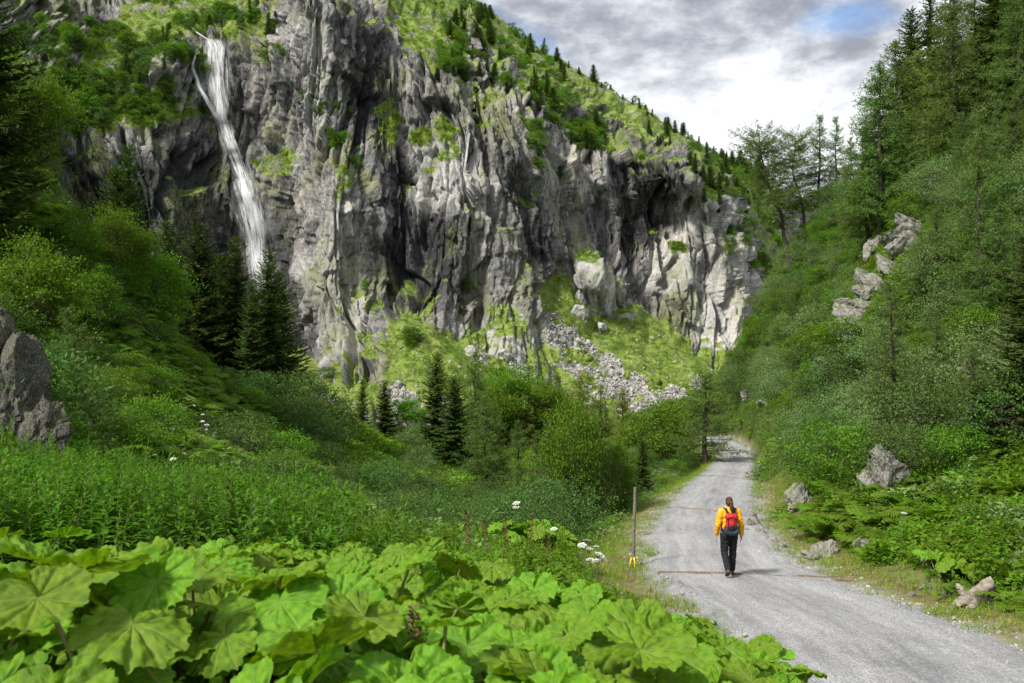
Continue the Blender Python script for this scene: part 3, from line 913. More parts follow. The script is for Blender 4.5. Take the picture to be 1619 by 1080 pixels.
def mountain_material():
    m, nt = mat_new('mountain_rock_and_turf')
    geo = nt.nodes.new('ShaderNodeNewGeometry')
    P = geo.outputs['Position']

    def A(n):
        a = nt.nodes.new('ShaderNodeAttribute'); a.attribute_name = n
        return a.outputs['Fac']
    gr, sc, pl_, wt_, ms = A('grass'), A('scree'), A('pale'), A('wet'), A('moss')
    Pg = mapping(nt, P, rot=(0.12, -0.22, 0.35))
    Ps = mapping(nt, Pg, scale=(1, 1, 0.22))
    n_big = noise_tex(nt, Ps, 0.10, 6, 0.6, 0.1)
    n_mid = noise_tex(nt, Ps, 0.5, 8, 0.66, 0.12)
    n_fin = noise_tex(nt, mapping(nt, Pg, scale=(1, 1, 0.45)), 2.6, 8, 0.7, 0.1)
    t = mathn(nt, 'ADD', mathn(nt, 'MULTIPLY', n_mid, 0.50), mathn(nt, 'ADD', mathn(nt, 'MULTIPLY', n_fin, 0.40), mathn(nt, 'MULTIPLY', n_big, 0.28)))
    t = mathn(nt, 'ADD', t, mathn(nt, 'MULTIPLY_ADD', pl_, 0.105, mathn(nt, 'MULTIPLY', wt_, -0.13)))
    rock = ramp(nt, t, [(0.465, (0.028, 0.028, 0.030)), (0.535, (0.075, 0.073, 0.073)), (0.61, (0.18, 0.176, 0.170)), (0.70, (0.345, 0.338, 0.322)), (0.80, (0.55, 0.54, 0.51))])
    warm = mathn(nt, 'MULTIPLY', ramp(nt, n_big, [(0.5, 0.0), (0.65, 1.0)]), ramp(nt, n_mid, [(0.42, 0.0), (0.6, 0.6)]))
    rock = mixc(nt, warm, rock, mixc(nt, 1.0, rock, (1.10, 0.95, 0.85), 'MULTIPLY'))
    lich = mathn(nt, 'MULTIPLY', ms, ramp(nt, n_fin, [(0.42, 0.0), (0.58, 0.85)]))
    rock = mixc(nt, lich, rock, mixc(nt, n_mid, (0.11, 0.135, 0.03), (0.24, 0.26, 0.09)))
    n_g = noise_tex(nt, P, 0.18, 5, 0.6)
    n_g2 = noise_tex(nt, P, 1.5, 6, 0.7)
    n_g3 = noise_tex(nt, P, 6.0, 3, 0.7)
    turf = ramp(nt, mathn(nt, 'ADD', mathn(nt, 'MULTIPLY', n_g, 0.5), mathn(nt, 'ADD', mathn(nt, 'MULTIPLY', n_g2, 0.35), mathn(nt, 'MULTIPLY', n_g3, 0.15))),
                [(0.34, (0.070, 0.105, 0.022)), (0.46, (0.135, 0.190, 0.036)), (0.56, (0.205, 0.265, 0.055)), (0.68, (0.28, 0.33, 0.09))])
    vor = nt.nodes.new('ShaderNodeTexVoronoi'); vor.inputs['Scale'].default_value = 1.3
    nt.links.new(P, vor.inputs['Vector'])
    sepc = nt.nodes.new('ShaderNodeSeparateColor'); nt.links.new(vor.outputs['Color'], sepc.inputs[0])
    stone = ramp(nt, sepc.outputs[0], [(0.0, (0.22, 0.215, 0.20)), (0.6, (0.42, 0.41, 0.385)), (1.0, (0.60, 0.585, 0.55))])
    stone = mixc(nt, ramp(nt, vor.outputs['Distance'], [(0.3, 0.0), (0.75, 0.75)]), stone, (0.10, 0.095, 0.085))
    c = mixc(nt, sc, rock, stone)
    gfac = mathn(nt, 'MULTIPLY_ADD', mathn(nt, 'SUBTRACT', n_g2, 0.5), 1.5, gr)
    gfac = ramp(nt, gfac, [(0.38, 0.0), (0.58, 1.0)])
    c = mixc(nt, gfac, c, turf)
    b = nt.nodes.new('ShaderNodeBsdfPrincipled')
    nt.links.new(c, b.inputs['Base Color'])
    b.inputs['Specular IOR Level'].default_value = 0.25
    b.inputs['Roughness'].default_value = 0.8
    vr = nt.nodes.new('ShaderNodeTexVoronoi'); vr.inputs['Scale'].default_value = 0.9
    nt.links.new(mapping(nt, Pg, scale=(1, 1, 0.4)), vr.inputs['Vector'])
    h = mathn(nt, 'ADD', mathn(nt, 'MULTIPLY', n_mid, 1.2), mathn(nt, 'ADD', mathn(nt, 'MULTIPLY', n_fin, 1.0), mathn(nt, 'MULTIPLY', vr.outputs['Distance'], 0.5)))
    bp = nt.nodes.new('ShaderNodeBump'); bp.inputs['Strength'].default_value = 0.5; bp.inputs['Distance'].default_value = 1.0
    nt.links.new(mixc(nt, gfac, h, mathn(nt, 'ADD', n_g2, mathn(nt, 'MULTIPLY', n_g3, 0.5))), bp.inputs['Height'])
    nt.links.new(bp.outputs[0], b.inputs['Normal'])
    o = nt.nodes.new('ShaderNodeOutputMaterial'); nt.links.new(b.outputs[0], o.inputs[0])
    return m


me = mesh_from('mountain', MV, mq, [mountain_material()], smooth_shade=False,
               attrs={'grass': ('POINT', ext(grass, 1)), 'scree': ('POINT', ext(scree, 0)), 'pale': ('POINT', ext(pale, 0)), 'wet': ('POINT', ext(wet, 0)), 'moss': ('POINT', ext(moss, 0))})
tag(link('mountain', me), 'steep grey cliff wall with green ledges and a grassy ridge', kind='structure')
MG = MP.reshape(NV, nu, 3)
_opx, _opy = project(MP)


def mount_at(px, py, n=1):
    """index of the wall's grid point seen nearest to a photograph pixel"""
    d = (_opx - px) ** 2 + (_opy - py) ** 2
    return int(d.argmin())

# ------------------------------------------------------------------ prototypes of plants: each returns {part name: mesh}
def spruce(seed, h, rad, dens=1.0, spray=0.30):
    g = np.random.default_rng(seed)
    tr = Geo()
    zz = np.linspace(-0.4, h * 0.985, 14)
    wob = np.stack([fbm(np.stack([zz * 0.15, zz * 0, zz * 0], 1), 2, seed=seed) * 0.12, fbm(np.stack([zz * 0.15, zz * 0 + 5, zz * 0], 1), 2, seed=seed) * 0.12, zz], 1)
    tr.tube(wob, np.interp(zz, [0, h], [h * 0.016 + 0.05, 0.012]), 8)
    cr = Geo()
    z = h * 0.05
    while z < h * 0.985:
        t = z / h
        L0 = rad * (1 - t) ** 0.66 * (0.55 + 0.45 * min(1, t / 0.12 + 0.3)) + 0.07
        nb = int(g.integers(6, 10) * dens)
        a0 = g.random() * 6.28
        for k in range(nb):
            a = a0 + k * 6.283 / nb + g.normal() * 0.22
            L = L0 * g.uniform(0.62, 1.18)
            if g.random() < 0.06:
                L *= 0.45
            d = np.array([math.cos(a), math.sin(a), 0])
            sd = np.array([-d[1], d[0], 0])
            rise = np.interp(t, [0, 0.5, 1], [-0.42, -0.18, 0.55]) + g.normal() * 0.07
            hook = np.interp(t, [0, 1], [0.30, 0.1])
            ns = max(4, int(L / (spray * 0.30)))
            s = np.linspace(0.08, 1, ns)
            base = np.array([np.interp(z, zz, wob[:, 0]), np.interp(z, zz, wob[:, 1]), z + g.normal() * 0.06])
            P = base + d * (L * s)[:, None] + np.array([0, 0, 1.0]) * (L * (rise * s + hook * s * s - 0.12 * np.sin(s * 3.1)))[:, None]
            T = unit(np.gradient(P, axis=0))
            if L > 0.5:
                cr.tube(P[::max(1, ns // 3)], np.linspace(0.02, 0.006, len(P[::max(1, ns // 3)])), 3, 1)
            wid = np.minimum(spray * 1.3, L * 0.42 * (1.05 - s * 0.75))
            for side in (-1, 1):
                ang = g.uniform(0.7, 1.15, ns)
                D = unit(T * np.cos(ang)[:, None] + side * sd * np.sin(ang)[:, None] + np.array([0, 0, 1.]) * g.normal(-0.28, 0.2, ns)[:, None])
                S = unit(np.cross(D, np.array([0, 0, 1.0]) + g.normal(size=(ns, 3)) * 0.45))
                cr.leaves(P, D, S, wid * g.uniform(0.7, 1.25, ns), wid * 0.34, 0, 0.3, g)
            D = unit(T + g.normal(size=(ns, 3)) * 0.25)
            cr.leaves(P, D, unit(np.cross(D, [0, 0, 1.0] + g.normal(size=(ns, 3)) * 0.5)), spray * 0.7, spray * 0.24, 0, 0.3, g)
            # hanging twigs
            m = g.random(ns) < 0.55
            if m.any():
                D = unit(np.array([0, 0, -1.0]) + g.normal(size=(m.sum(), 3)) * 0.35)
                cr.leaves(P[m], D, perp(g, D), wid[m] * 0.75, wid[m] * 0.26, 0, 0.3, g)
        z += max(0.10, h * 0.026 * (1.15 - 0.6 * t)) * g.uniform(0.8, 1.2)
    D = np.array([[0, 0, 1.0]])
    cr.leaves(np.array([[wob[-1, 0], wob[-1, 1], h * 0.95]]), D, np.array([[1.0, 0, 0]]), h * 0.05, 0.05, 0, 0.1, g)
    return {'trunk': tr.mesh('spruce_trunk', [M_BARK]), 'crown': cr.mesh('spruce_crown', [M_SPRUCE, M_TWIG]), 'h': h}


def larch(seed, h, rad, lean=0.0, bare=0.12, gappy=0.25, mat=None, tuft=0.15, dens=1.0, crook=0.25, top_flat=False):
    g = np.random.default_rng(seed)
    tr, cr = Geo(), Geo()
    zz = np.linspace(-0.5, h, 18)
    t_ = np.clip(zz / h, 0, 1)
    wx_ = fbm(np.stack([zz * 0.18, zz * 0 + seed, zz * 0], 1), 2, seed=seed) * crook + lean * t_ ** 1.6
    wy_ = fbm(np.stack([zz * 0.18, zz * 0 - seed, zz * 0], 1), 2, seed=seed + 3) * crook
    W = np.stack([wx_ - wx_[0], wy_ - wy_[0], zz], 1)
    tr.tube(W, np.interp(zz, [-0.5, 0.4, h], [h * 0.02 + 0.07, h * 0.015 + 0.035, 0.012]), 8)
    nb = int(h * 13 * dens)
    zs = np.sort(g.uniform(bare, 0.985, nb)) * h
    for z in zs:
        t = z / h
        if g.random() < gappy * 0.55:
            continue
        L = (rad * (1 - t) ** 0.75 if not top_flat else rad * (0.55 + 0.45 * math.sin(min(1, (t - bare) / (1 - bare)) * 3.0))) * g.uniform(0.45, 1.2) * min(1, 0.45 + t * 2.6) + 0.12
        a = g.random() * 6.283
        d = np.array([math.cos(a), math.sin(a), 0])
        sd = np.array([-d[1], d[0], 0])
        rise = np.interp(t, [0, 0.55, 1], [-0.22, 0.02, 0.5]) + g.normal() * 0.13
        base = np.array([np.interp(z, zz, W[:, 0]), np.interp(z, zz, W[:, 1]), z])
        ns = max(4, int(L / (tuft * 0.55)))
        s = np.linspace(0.12, 1, ns)
        P = base + d * (L * s)[:, None] + np.array([0, 0, 1.0]) * (L * (rise * s + 0.16 * s * s))[:, None] + sd * (L * 0.08 * np.sin(s * 4 + a))[:, None]
        T = unit(np.gradient(P, axis=0))
        pts = np.vstack([base, P[::max(1, ns // 4)]])
        cr.tube(pts, np.linspace(0.014 + L * 0.008, 0.004, len(pts)), 3, 1)
        # side twigs, each strung with tufts
        Q, QT = [P], [T]
        ntw = max(2, int(L / 0.22))
        for k in range(ntw):
            si = g.uniform(0.15, 0.95)
            l2 = min(0.75, L * 0.38) * (1.1 - si * 0.7) * g.uniform(0.6, 1.2)
            b = base + d * L * si + np.array([0, 0, 1.0]) * L * (rise * si + 0.16 * si * si)
            side = 1 if k % 2 else -1
            dd = unit(d * 0.7 + sd * side * g.uniform(0.5, 1.1) + np.array([0, 0, g.normal(-0.25, 0.25)]))
            m2 = max(2, int(l2 / (tuft * 0.55)))
            q = b + dd * (np.linspace(0.15, 1, m2) * l2)[:, None] - np.array([0, 0, 1.0]) * (0.25 * l2 * np.linspace(0, 1, m2) ** 2)[:, None]
            Q.append(q); QT.append(np.repeat(dd[None], m2, 0))
        Q = np.vstack(Q); QT = np.vstack(QT)
        for rep in range(3):
            n = len(Q)
            D = unit(QT * 0.5 + g.normal(size=(n, 3)) * 0.65 + np.array([0, 0, -0.1]))
            cr.leaves(Q + g.normal(size=(n, 3)) * tuft * 0.2, D, perp(g, D), tuft * g.uniform(0.7, 1.4, n), tuft * 0.21, 0, 0.3, g)
    return {'trunk': tr.mesh('larch_trunk', [M_BARK]), 'crown': cr.mesh('larch_crown', [mat or M_LARCH, M_TWIG]), 'h': h}


def broadleaf(seed, h, rad, nclump=70, leaf=0.16, per=75, mat=None, trunk_part='trunk', crown_part='crown', base=0.3, trunks=1, thick=0.02, spread=0.55):
    """tree or shrub: stems that fork to leaf clumps set through an uneven crown"""
    g = np.random.default_rng(seed)
    tr, cr = Geo(), Geo()
    c0 = np.array([0, 0, h * (base + 1) / 2])
    half = np.array([rad, rad, h * (1 - base) / 2])
    dirs = rand_dirs(g, nclump, 0.25)
    lump = 1 + 0.38 * fbm(dirs * 1.7 + seed, 3, seed=seed)
    r = g.uniform(0.35, 1.0, nclump) ** 0.55
    C = c0 + dirs * half * (r * lump)[:, None]
    C[:, 2] = np.maximum(C[:, 2], h * 0.08)
    roots = [np.array([g.normal() * 0.05 * trunks, g.normal() * 0.05 * trunks, -0.3]) for _ in range(trunks)]
    tops = []
    for i, ro in enumerate(roots):
        ang = g.random() * 6.28
        sp = 0 if trunks == 1 else spread * rad
        tip = np.array([math.cos(ang) * sp, math.sin(ang) * sp, h * (base + 0.55 * (1 - base))])
        s = np.linspace(0, 1, 9)[:, None]
        line = ro * (1 - s) + tip * s + np.stack([np.sin(s[:, 0] * 5 + seed) * 0.04 * h, np.cos(s[:, 0] * 4 + seed) * 0.04 * h, s[:, 0] * 0], 1) * s
        tr.tube(line, np.linspace(h * thick, h * thick * 0.35, 9), 7)
        tops.append(line)
    for c in C:
        line = tops[int(g.integers(trunks))]
        k = int(np.clip(np.searchsorted(line[:, 2], c[2] - g.uniform(0.15, 0.45) * h), 1, 8))
        b = line[k]
        s = np.linspace(0, 1, 5)[:, None]
        l2 = b * (1 - s) + c * s + np.array([0, 0, -0.06 * h]) * np.sin(s * 3.14)
        cr.tube(l2, np.linspace(h * thick * 0.32, h * 0.002, 5), 3, 1)
        n = int(per * g.uniform(0.55, 1.35))
        cs = g.uniform(0.55, 1.25) * 0.36 * (rad * half[2] * rad) ** (1 / 3)
        q = g.normal(size=(n, 3)) * np.array([1, 1, 0.55]) * cs * 0.55
        P = c + q
        out = unit(P - c0 + g.normal(size=(n, 3)) * 0.8 * rad)
        D = unit(out * 0.8 + g.normal(size=(n, 3)) * 0.7 + np.array([0, 0, -0.15]))
        S = unit(np.cross(D, np.array([0, 0, 1.0]) + g.normal(size=(n, 3)) * 0.6))
        cr.leaves(P, D, S, leaf * g.uniform(0.6, 1.3, n), leaf * g.uniform(0.42, 0.62, n), 0, 0.18, g)
    return {trunk_part: tr.mesh('tree_trunk', [M_BARK]), crown_part: cr.mesh('tree_crown', [mat or M_LEAF, M_TWIG]), 'h': h}


def frond(seed, L=0.8, pairs=20, mat=None):
    """one fern frond: an arching rib with toothed leaflets on both sides"""
    g = np.random.default_rng(seed)
    q = Geo()
    s = np.linspace(0, 1, pairs + 4)
    rib = np.stack([L * (s * 0.95 - 0.12 * s ** 3), np.sin(s * 3 + seed) * 0.03 * L, L * (0.78 * s - 0.72 * s * s)], 1)
    q.tube(rib, np.linspace(0.006, 0.002, len(s)), 3, 1)
    T = unit(np.gradient(rib, axis=0))
    side = np.array([0, 1.0, 0])
    for i in range(3, pairs + 4):
        f = (i - 3) / pairs
        l = L * 0.24 * math.sin(math.pi * (0.12 + 0.88 * f) ** 0.8) ** 0.9 + 0.012
        for sg in (-1, 1):
            D = unit(T[i] * 0.42 + side * sg + np.array([0, 0, -0.22 + g.normal() * 0.1]))
            S = unit(T[i] - D * (T[i] @ D))
            # leaflet as three tapering pieces so that its edge reads as cut
            for k in range(3):
                q.leaves(rib[i] + D * l * k * 0.3, D, S, l * 0.42, l * (0.34 - 0.08 * k), 0, 0.12, g)
    return q.mesh('fern_frond', [mat or M_FERN, M_STEM])


def fern_joined(seed, L=0.8, n=9, mat=None):
    g = np.random.default_rng(seed)
    Gm = Geo()
    for k in range(n):
        fr = frond(seed + k, L * g.uniform(0.7, 1.15), 13)
        nv = len(fr.vertices)
        co = np.empty(nv * 3); fr.vertices.foreach_get('co', co); co = co.reshape(-1, 3)
        a = k * 6.283 / n + g.normal() * 0.2
        tl = g.uniform(-0.25, 0.3)
        R = np.array(Euler((0, tl, a)).to_matrix())
        co = co @ R.T
        fq = np.array([list(p.vertices) for p in fr.polygons])
        mi = np.array([p.material_index for p in fr.polygons])
        base = Gm.n
        for m in (0, 1):
            sel = fq[mi == m]
            if m == 0:
                Gm.V.append(co); Gm.n += nv
            Gm.Q.append(sel + base); Gm.qm.append(np.full(len(sel), m)); Gm.qr.append(g.random(len(sel)))
        bpy.data.meshes.remove(fr)
    return Gm.mesh('fern', [mat or M_FERN, M_STEM])


def willowherb(seed, h=0.95, n=46, leaf=0.13, mat=None, wide=0.2):
    g = np.random.default_rng(seed)
    q = Geo()
    s = np.linspace(0, 1, 7)
    lean = g.normal(size=2) * 0.08
    st_ = np.stack([lean[0] * s ** 2 * h, lean[1] * s ** 2 * h, s * h], 1)
    q.tube(st_, np.linspace(0.006, 0.003, 7), 4, 1)
    t = np.linspace(0.22, 1.0, n)
    P = np.stack([np.interp(t, s, st_[:, i]) for i in range(3)], 1)
    a = np.arange(n) * 2.4 + g.normal(size=n) * 0.2
    el = np.interp(t, [0.2, 0.8, 1.0], [0.05, 0.45, 1.15]) + g.normal(size=n) * 0.15
    D = np.stack([np.cos(a) * np.cos(el), np.sin(a) * np.cos(el), np.sin(el)], 1)
    S = unit(np.stack([-np.sin(a), np.cos(a), a * 0], 1))
    l = leaf * np.interp(t, [0.2, 0.6, 0.9, 1], [0.9, 1.1, 0.8, 0.4]) * g.uniform(0.8, 1.2, n)
    q.leaves(P, D, S, l * 0.55, l * wide, 0, 0.2, g, belly=0.6)
    D2 = unit(D - np.array([0, 0, 0.55]))
    q.leaves(P + D * l[:, None] * 0.42, D2, S, l * 0.62, l * wide, 0, 0.2, g, belly=0.3)
    return q.mesh('willowherb', [mat or M_WILLOW, M_STEM])


def grass_tuft(seed, h=0.4, n=34, spread=0.16, mat=None):
    g = np.random.default_rng(seed)
    q = Geo()
    a = g.random(n) * 6.283
    P = np.stack([g.normal(size=n) * spread, g.normal(size=n) * spread, np.full(n, -0.03)], 1)
    el = g.uniform(0.85, 1.45, n)
    D = np.stack([np.cos(a) * np.cos(el), np.sin(a) * np.cos(el), np.sin(el)], 1)
    S = np.stack([-np.sin(a), np.cos(a), a * 0], 1)
    l = h * g.uniform(0.45, 1.0, n)
    q.leaves(P, D, S, l * 0.65, 0.011, 0, 0.1, g, belly=0.5)
    D2 = unit(D - np.array([0, 0, 1.0]) * g.uniform(0.3, 1.1, n)[:, None])
    q.leaves(P + D * (l * 0.6)[:, None], D2, S, l * 0.5, 0.009, 0, 0.1, g, belly=0.2)
    return q.mesh('grass_tuft', [mat or M_GRASS])


def herb_clump(seed, r=0.4, h=0.45, n=70, leaf=0.13, mat=None, wide=0.7):
    """a knee-high mound of broad leaves"""
    g = np.random.default_rng(seed)
    q = Geo()
    a = g.random(n) * 6.283
    rr = np.sqrt(g.random(n)) * r
    z = h * (1 - (rr / r) ** 2 * 0.7) * g.uniform(0.35, 1.05, n)
    P = np.stack([np.cos(a) * rr, np.sin(a) * rr, z], 1)
    el = g.normal(0.15, 0.4, n)
    a2 = a + g.normal(size=n) * 0.9
    D = np.stack([np.cos(a2) * np.cos(el), np.sin(a2) * np.cos(el), np.sin(el)], 1)
    S = unit(np.stack([-np.sin(a2), np.cos(a2), g.normal(size=n) * 0.3], 1))
    q.leaves(P, D, S, leaf * g.uniform(0.6, 1.3, n), leaf * wide * g.uniform(0.7, 1.1, n), 0, 0.15, g, belly=0.5)
    for k in range(0, n, 7):
        q.tube(np.array([[P[k, 0] * 0.4, P[k, 1] * 0.4, -0.05], P[k]]), 0.004, 3, 1)
    return q.mesh('herb_clump', [mat or M_HERB, M_STEM])


def stone_mesh(seed, mat, sub=2, squash=(1, 0.8, 0.6), rough=0.25):
    """an angular stone: a ball cut by random planes, then roughened"""
    g = np.random.default_rng(seed)
    bm = bmesh.new()
    bmesh.ops.create_icosphere(bm, subdivisions=sub, radius=1.0)
    V = np.array([v.co[:] for v in bm.verts])
    for k in range(11):
        n = rand_dirs(g, 1)[0]
        c = g.uniform(0.5, 0.86)
        d = V @ n
        V = np.where((d > c)[:, None], V - np.outer(d - c, n), V)
    V = V * (1 + rough * 0.5 * fbm(V * 1.9 + seed, 3, seed=seed))[:, None]
    V = V * np.array(squash) * g.uniform(0.85, 1.15, 3)
    for v, c in zip(bm.verts, V):
        v.co = c
    me_ = bpy.data.meshes.new('stone')
    bm.to_mesh(me_); bm.free()
    me_.materials.append(mat)
    return me_


def scatter(name, protos, P, rot, scl, label, cat=None):
    """uncountable growth: points that carry copies of a few plants, one object"""
    me_ = bpy.data.meshes.new(name)
    n = len(P)
    me_.vertices.add(n)
    me_.vertices.foreach_set('co', np.asarray(P, np.float32).ravel())
    a = me_.attributes.new('rot', 'FLOAT_VECTOR', 'POINT'); a.data.foreach_set('vector', np.asarray(rot, np.float32).ravel())
    a = me_.attributes.new('scl', 'FLOAT', 'POINT'); a.data.foreach_set('value', np.asarray(scl, np.float32))
    a = me_.attributes.new('idx', 'INT', 'POINT'); a.data.foreach_set('value', rng.integers(0, len(protos), n).astype(np.int32))
    o = link(name, me_)
    nt = bpy.data.node_groups.new(name, 'GeometryNodeTree')
    nt.interface.new_socket('Geometry', in_out='INPUT', socket_type='NodeSocketGeometry')
    nt.interface.new_socket('Geometry', in_out='OUTPUT', socket_type='NodeSocketGeometry')
    gi, go = nt.nodes.new('NodeGroupInput'), nt.nodes.new('NodeGroupOutput')
    g2i = nt.nodes.new('GeometryNodeGeometryToInstance')
    for k, pm in enumerate(protos):
        ob = bpy.data.objects.new(name + '_plant', pm)
        inf = nt.nodes.new('GeometryNodeObjectInfo')
        inf.inputs['Object'].default_value = ob
        nt.links.new(inf.outputs['Geometry'], g2i.inputs[0])

    def named(nm, typ):
        q = nt.nodes.new('GeometryNodeInputNamedAttribute'); q.data_type = typ
        q.inputs['Name'].default_value = nm
        return q.outputs['Attribute']
    iop = nt.nodes.new('GeometryNodeInstanceOnPoints')
    iop.inputs['Pick Instance'].default_value = True
    e2r = nt.nodes.new('FunctionNodeEulerToRotation')
    nt.links.new(named('rot', 'FLOAT_VECTOR'), e2r.inputs[0])
    nt.links.new(gi.outputs[0], iop.inputs['Points'])
    nt.links.new(g2i.outputs[0], iop.inputs['Instance'])
    nt.links.new(named('idx', 'INT'), iop.inputs['Instance Index'])
    nt.links.new(e2r.outputs[0], iop.inputs['Rotation'])
    nt.links.new(named('scl', 'FLOAT'), iop.inputs['Scale'])
    nt.links.new(iop.outputs[0], go.inputs[0])
    md = o.modifiers.new('growth', 'NODES')
    md.node_group = nt
    tag(o, label, cat, kind='stuff')
    return o


def copy_thing(proto, name, label, cat, loc, rotz=None, scale=1.0, group=None, tilt=(0, 0), parts=('trunk', 'crown')):
    e = thing(name, label, cat, loc, rng.random() * 6.283 if rotz is None else rotz, scale, group, tilt)
    for k, me_ in proto.items():
        if k != 'h':
            link(k, me_, e)
    return e

# ------------------------------------------------------------------ trees
SPR = [spruce(11, 10, 1.75), spruce(12, 10, 2.1), spruce(13, 10, 1.55, 0.9), spruce(14, 8, 1.9)]
LAR = [larch(21, 12, 3.6, dens=1.5, tuft=0.22), larch(22, 12, 2.9, bare=0.14, gappy=0.4, dens=1.3, tuft=0.20), larch(23, 11, 3.4, lean=0.5, gappy=0.3, dens=1.5, tuft=0.22), larch(24, 13, 3.9, gappy=0.2, dens=1.5, tuft=0.23)]
LARN = [larch(31, 6, 2.0, bare=0.03, gappy=0.2, tuft=0.12, dens=2.4), larch(32, 7, 2.1, bare=0.03, gappy=0.3, tuft=0.12, dens=2.2)]
LARW = [larch(41, 12, 2.9, lean=-2.6, bare=0.3, gappy=0.5, crook=0.9, top_flat=True, dens=1.15, tuft=0.19),
        larch(42, 12, 2.6, lean=-0.9, bare=0.3, gappy=0.45, crook=0.8, top_flat=True, dens=1.2, tuft=0.19)]
LARP = [larch(45, 8, 2.1, mat=M_LARCHP, bare=0.03, gappy=0.15, dens=1.7, tuft=0.22), larch(46, 8, 1.9, mat=M_LARCHP, bare=0.03, dens=1.7, tuft=0.22)]
DEC = [broadleaf(51, 7, 3.0, 110, 0.24, 100, base=0.12), broadleaf(52, 8, 3.2, 130, 0.24, 100, base=0.1), broadleaf(53, 6, 2.3, 90, 0.20, 100, base=0.1)]


def stand(px, py_base, py_top, d, proto, name, label, cat='tree', group=None, sink=0.15, tilt=(0, 0), rotz=None, widen=None):
    """a tree whose foot is seen at px, py_base and whose top reaches py_top"""
    x = (px - CX) / F * d
    z = float(ground_z([x], [d])[0])
    top = (CY - py_top) / F * d
    h = max(top - z, 1.2)
    s = h / proto['h']
    widen = widen or (1.3 if name == 'spruce_tree' else 1.0)
    return copy_thing(proto, name, label, cat, (x, d, z - sink), rotz, (s * widen, s * widen, s), group, tilt)


# by hand: the trees one can point at
T = []
sp, lr, ln, dc = SPR, LAR, LARN, DEC
stand(262, 560, 345, 67, sp[0], 'spruce_tree', 'tall dark spruce left of the waterfall foot, leftmost of the spruce clump')
stand(314, 590, 348, 64, sp[1], 'spruce_tree', 'tallest broad dark spruce in the clump below the waterfall')
stand(350, 575, 400, 69, sp[3], 'spruce_tree', 'short dark spruce squeezed in the middle of the clump below the waterfall')
stand(374, 575, 372, 66, sp[2], 'spruce_tree', 'narrow dark spruce just left of the waterfall foot')
stand(424, 612, 392, 64, sp[0], 'spruce_tree', 'dark spruce standing right in front of the waterfall foot')
stand(442, 600, 425, 68, sp[1], 'spruce_tree', 'rightmost dark spruce of the clump, touching the pale rock buttress')
stand(205, 470, 228, 74, sp[2], 'spruce_tree', 'dark slender spruce in front of the black cliff left of the waterfall')
stand(185, 480, 262, 72, sp[3], 'spruce_tree', 'dusky spruce beside the slender spruce on the far left slope')
stand(290, 600, 470, 60, sp[3], 'spruce_tree', 'small bushy spruce at the foot of the tall spruce clump')
stand(573, 668, 598, 86, sp[2], 'spruce_tree', 'small dark spruce at left end of the valley spruces', widen=1.5)
stand(608, 700, 598, 82, sp[0], 'spruce_tree', 'dark spruce with pointed top beside the small leafy tree in the valley', widen=1.6)
stand(690, 722, 558, 78, sp[0], 'spruce_tree', 'tallest dark spruce of the pair in mid valley', widen=1.5)
stand(718, 735, 590, 76, sp[1], 'spruce_tree', 'broad dark spruce right of the tallest valley spruce', widen=1.5)
stand(915, 862, 775, 27, ln[0], 'young_spruce_tree', 'young bushy conifer at the left edge of the path verge')
stand(1015, 800, 690, 42, sp[1], 'spruce_tree', 'lone dark spruce just behind the wooden post')
stand(645, 690, 628, 84, dc[2], 'leafy_tree', 'small round leafy tree between the valley spruces')
stand(752, 720, 553, 84, lr[1], 'larch_tree', 'tall thin larch behind the broad dark spruce in the valley', rotz=0.4)
stand(768, 795, 622, 52, lr[0], 'larch_tree', 'bushy drooping larch in the middle of the valley', widen=1.15)
stand(785, 792, 655, 54, lr[3], 'larch_tree', 'second bushy larch right behind the drooping valley larch')
stand(818, 800, 660, 50, lr[1], 'larch_tree', 'thin see-through larch right of the bushy valley larches')
stand(905, 850, 628, 33, dc[1], 'leafy_tree', 'large dense leafy tree left of the path', widen=0.55)
stand(868, 850, 660, 35, ln[1], 'larch_tree', 'feathery larch at the left side of the dense clump by the path', widen=0.9)
stand(945, 850, 650, 34, ln[0], 'larch_tree', 'larch rising out of the dense leafy clump by the path', widen=0.9)
stand(975, 840, 690, 35, dc[2], 'leafy_tree', 'leafy tree at right end of the clump behind the wooden post', widen=0.6)
stand(850, 850, 675, 37, lr[1], 'larch_tree', 'see-through larch in front of the dense leafy clump, on its left')
stand(985, 845, 705, 36.5, sp[2], 'spruce_tree', 'slim dark spruce inside the clump behind the wooden post')
stand(240, 590, 420, 62, sp[1], 'spruce_tree', 'dark spruce half hidden behind the leafy trees left of the clump')
stand(398, 600, 440, 62, sp[2], 'spruce_tree', 'slim dark spruce between the two spruces at the waterfall foot')
stand(1118, 718, 588, 68, ln[0], 'larch_tree', 'lone young larch on the inside of the path bend', widen=1.5)
stand(1040, 705, 640, 78, dc[0], 'leafy_tree', 'dark rounded leafy tree left of the lone path larch', widen=1.3)
for i, (x, b, t, d, k) in enumerate([(850, 720, 600, 100, 0), (880, 700, 585, 104, 1), (918, 700, 592, 103, 0), (950, 690, 605, 106, 1), (985, 690, 612, 104, 0), (830, 730, 622, 96, 1)]):
    stand(x, b, t, d, LARP[k], 'pale_larch_tree', ['second', 'third', 'fourth', 'fifth', 'rightmost', 'leftmost'][i] + ' from the left' * (i < 4) + ' of the six pale yellow-green larches below the scree', group='pale larches below the scree', widen=1.2)
